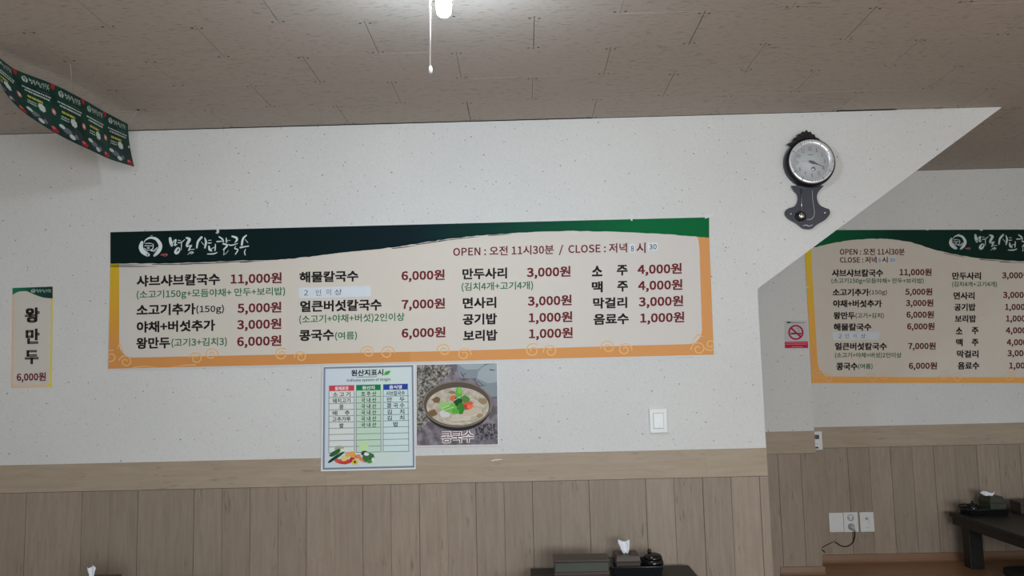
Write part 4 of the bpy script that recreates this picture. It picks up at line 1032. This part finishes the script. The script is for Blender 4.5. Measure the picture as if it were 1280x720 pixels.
def tissue_box(name, label, x, y, z, w, d, h, mt, trim, seed=1, tx=0, tall=.055, tw_=.05, lean=0, taper=.0):
    o = thing(name, label, 'tissue box', (x, y, z), 'tissue boxes on the tables')
    mb = MB().box(-w/2, w/2, -d/2, d/2, 0, h*.62); mb.build('body', mt, o, bevel=.002)
    vs = MB(); t = .004
    vs.box(-w/2-t, w/2+t, -d/2-t, d/2+t, h*.62, h*.68); vs.build('lid_edge', trim, o, bevel=.001)
    MB().add([(-w/2-t*.4, -d/2-t*.4, h*.68), (w/2+t*.4, -d/2-t*.4, h*.68), (w/2+t*.4, d/2+t*.4, h*.68), (-w/2-t*.4, d/2+t*.4, h*.68), (-w/2+taper, -d/2+taper, h), (w/2-taper, -d/2+taper, h), (w/2-taper, d/2-taper, h), (-w/2+taper, d/2-taper, h)],
             [(3, 2, 1, 0), (4, 5, 6, 7), (0, 1, 5, 4), (1, 2, 6, 5), (2, 3, 7, 6), (3, 0, 4, 7)]).build('lid', mt, o, bevel=.002)
    mb = MB().lathe([(.001, h+.0006), (.030, h+.0006), (.030, h-.002), (.001, h-.002)][::-1], 20, c=(tx, -.01, 0)); m = mb.build('opening', DARKP, o); 
    # tissue: crumpled upright sheet
    r2 = random.Random(seed); n = 9; mb = MB(); vs = []
    for j in range(6):
        v = j/5
        for i in range(n):
            u = i/(n-1)-.5
            wd = tw_*(.35+.75*v**.7)*(1-.12*(j == 5))
            vs.append((tx+u*wd+lean*v*tall+r2.uniform(-.0015, .0015), -.01+.010*math.sin(u*9+v*2)*(1-.3*v)+r2.uniform(-.002, .002), h-.002+v*tall+(.006*math.cos(u*7+seed)-.004*abs(u) if j == 5 else 0)))
    fs = [(j*n+i, j*n+i+1, (j+1)*n+i+1, (j+1)*n+i) for j in range(5) for i in range(n-1)]
    mb.add(vs, fs, 0, True); t_ = mb.build('tissue', TISSUE, o)
    sd = t_.modifiers.new('thick', 'SOLIDIFY'); sd.thickness = .002
    return o
def tray(label, x0, x1, y0, y1, z, h):
    o = thing('serving_tray', label, 'tray', ((x0+x1)/2, (y0+y1)/2, z)); w, d = (x1-x0)/2, (y1-y0)/2; t = .009; k = .004
    ring = lambda a, zz: [(-w+a, -d+a, zz), (w-a, -d+a, zz), (w-a, d-a, zz), (-w+a, d-a, zz)]
    vs = ring(t, 0)+ring(0, h)+ring(k, h)+ring(t+k, .004)
    fs = [(3, 2, 1, 0)]
    for r_ in range(3):
        for i in range(4): a = r_*4; fs.append((a+i, a+(i+1) % 4, a+4+(i+1) % 4, a+4+i))
    fs.append((12, 13, 14, 15))
    MB().add(vs, fs).build('tray_body', BLACKP, o, bevel=.0012)
    rp = [(-w, -d, h), (w, -d, h), (w, d, h), (-w, d, h), (-w, -d, h)]
    MB().tube(rp, .0022, 6).build('rim', flat('rim_grey', (.03, .034, .04), .3), o)
    return o

# utensil box on the near table
ua = atz(692.6, 700.2, TH+.10); ub = atz(762, 699.8, TH+.10); uc = atz(728, 692, TH+.10)
uw, ud = (ub.x-ua.x)/2, (uc.y-ua.y)/2
o = thing('utensil_box', 'long brown lidded utensil box with olive sides on the near table', 'box', ((ua.x+ub.x)/2, ua.y+ud, TH))
MB().box(-uw+.002, uw-.002, -ud+.004, ud-.004, 0, .036).build('drawer', REDWOOD, o, bevel=.0015)
MB().box(-uw, uw, -ud-.001, ud, .036, .048).build('middle_rail', BROWNWOOD, o, bevel=.001)
MB().box(-uw+.003, uw-.003, -ud+.004, ud-.004, .048, .087).build('body', OLIVE, o, bevel=.001)
MB().box(-uw-.002, uw+.002, -ud-.002, ud, .089, .100).build('lid', BROWNWOOD, o, bevel=.0015)
MB().lathe([(.004, 0), (.004, .006), (.007, .008), (.007, .012), (.001, .013)], 14, c=(0, -ud+.004, .018), axis='Y').build('drawer_knob', DARKP, o)

# tray, tissue box and pot on the near table
ra = atz(766.2, 709.8, TH+.042); rb = atz(830, 709.4, TH+.042); rc = atz(764, 697.4, TH+.042)
tray('black deep tray on the near table holding tissue box and pot', ra.x, rb.x, ra.y, rc.y, TH, .042)
zt = TH+.0055
bx0 = at(769.2, 700, 3.80).x; bx1 = at(801.6, 700, 3.80).x
tz = .390
tissue_box('tissue_box', 'brown wooden tissue box in the black tray on the near table', (bx0+bx1)/2, rc.y-.085, zt, bx1-bx0-.008, .130, tz-zt, BROWNWOOD, REDWOOD, seed=3, tx=-.008, tall=.060, tw_=.056, lean=-.06, taper=.002)
p0 = at(816, 700, 3.85); ptop = at(816, 690.5, 3.85).z-zt
o = thing('sauce_pot', 'glossy black lidded sauce pot beside the brown tissue box', 'pot', (p0.x, 3.85, zt))
kz = ptop/.076
MB().lathe([(.03, 0), (.042, .010*kz), (.048, .030*kz), (.046, .044*kz), (.040, .050*kz), (.001, .050*kz)], 32).build('body', BLACKG, o)
LID = MB().lathe([(.043, .050*kz), (.044, .055*kz), (.036, .068*kz), (.016, .075*kz), (.001, .076*kz)], 32).build('lid', BLACKG, o)
MB().lathe([(.009, .0), (.008, .006), (.010, .011), (.008, .017), (.003, .021), (.001, .0215)], 16, c=(-.014, 0, .071*kz)).build('lid_knob', BLACKG, LID)

# tissue box at the bottom left
lt = atz(136.5, 717.3, TH+.088)
tissue_box('tissue_box', 'tissue box with raised white tissue at bottom left edge', lt.x, lt.y-.072, TH, .118, .135, .088, BROWNWOOD, REDWOOD, seed=5, tx=-.034, tall=.052, tw_=.036, lean=.0, taper=.002)

# far table: tray, olive tissue box, small black pot, brown box
fa = atz(1213, 637.6, TH+.035); fb = atz(1265, 637.2, TH+.035)
tray('flat black tray on the far table under the olive tissue box', fa.x, fb.x, fa.y, min(fa.y+.17, tc_.y-.01), TH, .035)
bl = atz(1240.4, 637, TH+.035); br = atz(1263.5, 637, TH+.035)
wbx = br.x-bl.x
tissue_box('tissue_box', 'olive tissue box with slanted lid in the far black tray', (bl.x+br.x)/2, fa.y+.016+.072, zt, wbx-.008, .135, .098, OLIVE, OLIVE, seed=8, tx=-.030, tall=.026, tw_=.09, lean=0, taper=.010)
o = thing('sauce_pot', 'small black pot in the far tray left of the olive tissue box', 'pot', (fa.x+.050, fa.y+.07, zt))
MB().lathe([(.022, 0), (.030, .010), (.033, .026), (.030, .040), (.026, .046), (.001, .046)], 28).build('body', BLACKG, o)
LID = MB().lathe([(.028, .046), (.028, .050), (.014, .058), (.001, .060)], 28).build('lid', BLACKG, o)
MB().lathe([(.004, .057), (.008, .064), (.007, .070), (.001, .073)], 14).build('lid_knob', BLACKG, LID)
o = thing('serving_tongs', 'black tongs leaning over the left rim of the far tray', 'tongs', (fa.x+.012, fa.y+.06, zt+.03))
for k, dz in ((0, 0), (1, .014)):
    MB().tube(catmull([(.022, .01*k, .004), (.0, .0, .010+dz), (-.028, -.01, .012+dz), (-.056, -.02, .006+dz*1.3)], 4), .0042, 8).build('arm', BLACKP, o)
f0 = atz(1266, 640, TH); 
o = thing('utensil_box', 'brown lidded utensil box at the right edge of the far table', 'box', (f0.x+.13, fa.y+.10, TH))
MB().box(-.115, .115, -.055, .055, 0, .050).build('body', BROWNWOOD, o, bevel=.001)
MB().box(-.118, .118, -.058, .058, .052, .066).build('lid', BROWNWOOD, o, bevel=.0015)
# dark seat cushion under the far table
o = tag(MB().box(-.2, .2, -.2, .2, 0, .055).build('floor_cushion', flat('black_cushion', (.01, .01, .01), .8), loc=(at(1272, 700, 4.75).x+.2, 4.72, 0), bevel=.02, segs=3), 'black floor cushion tucked under the far low table', 'cushion')
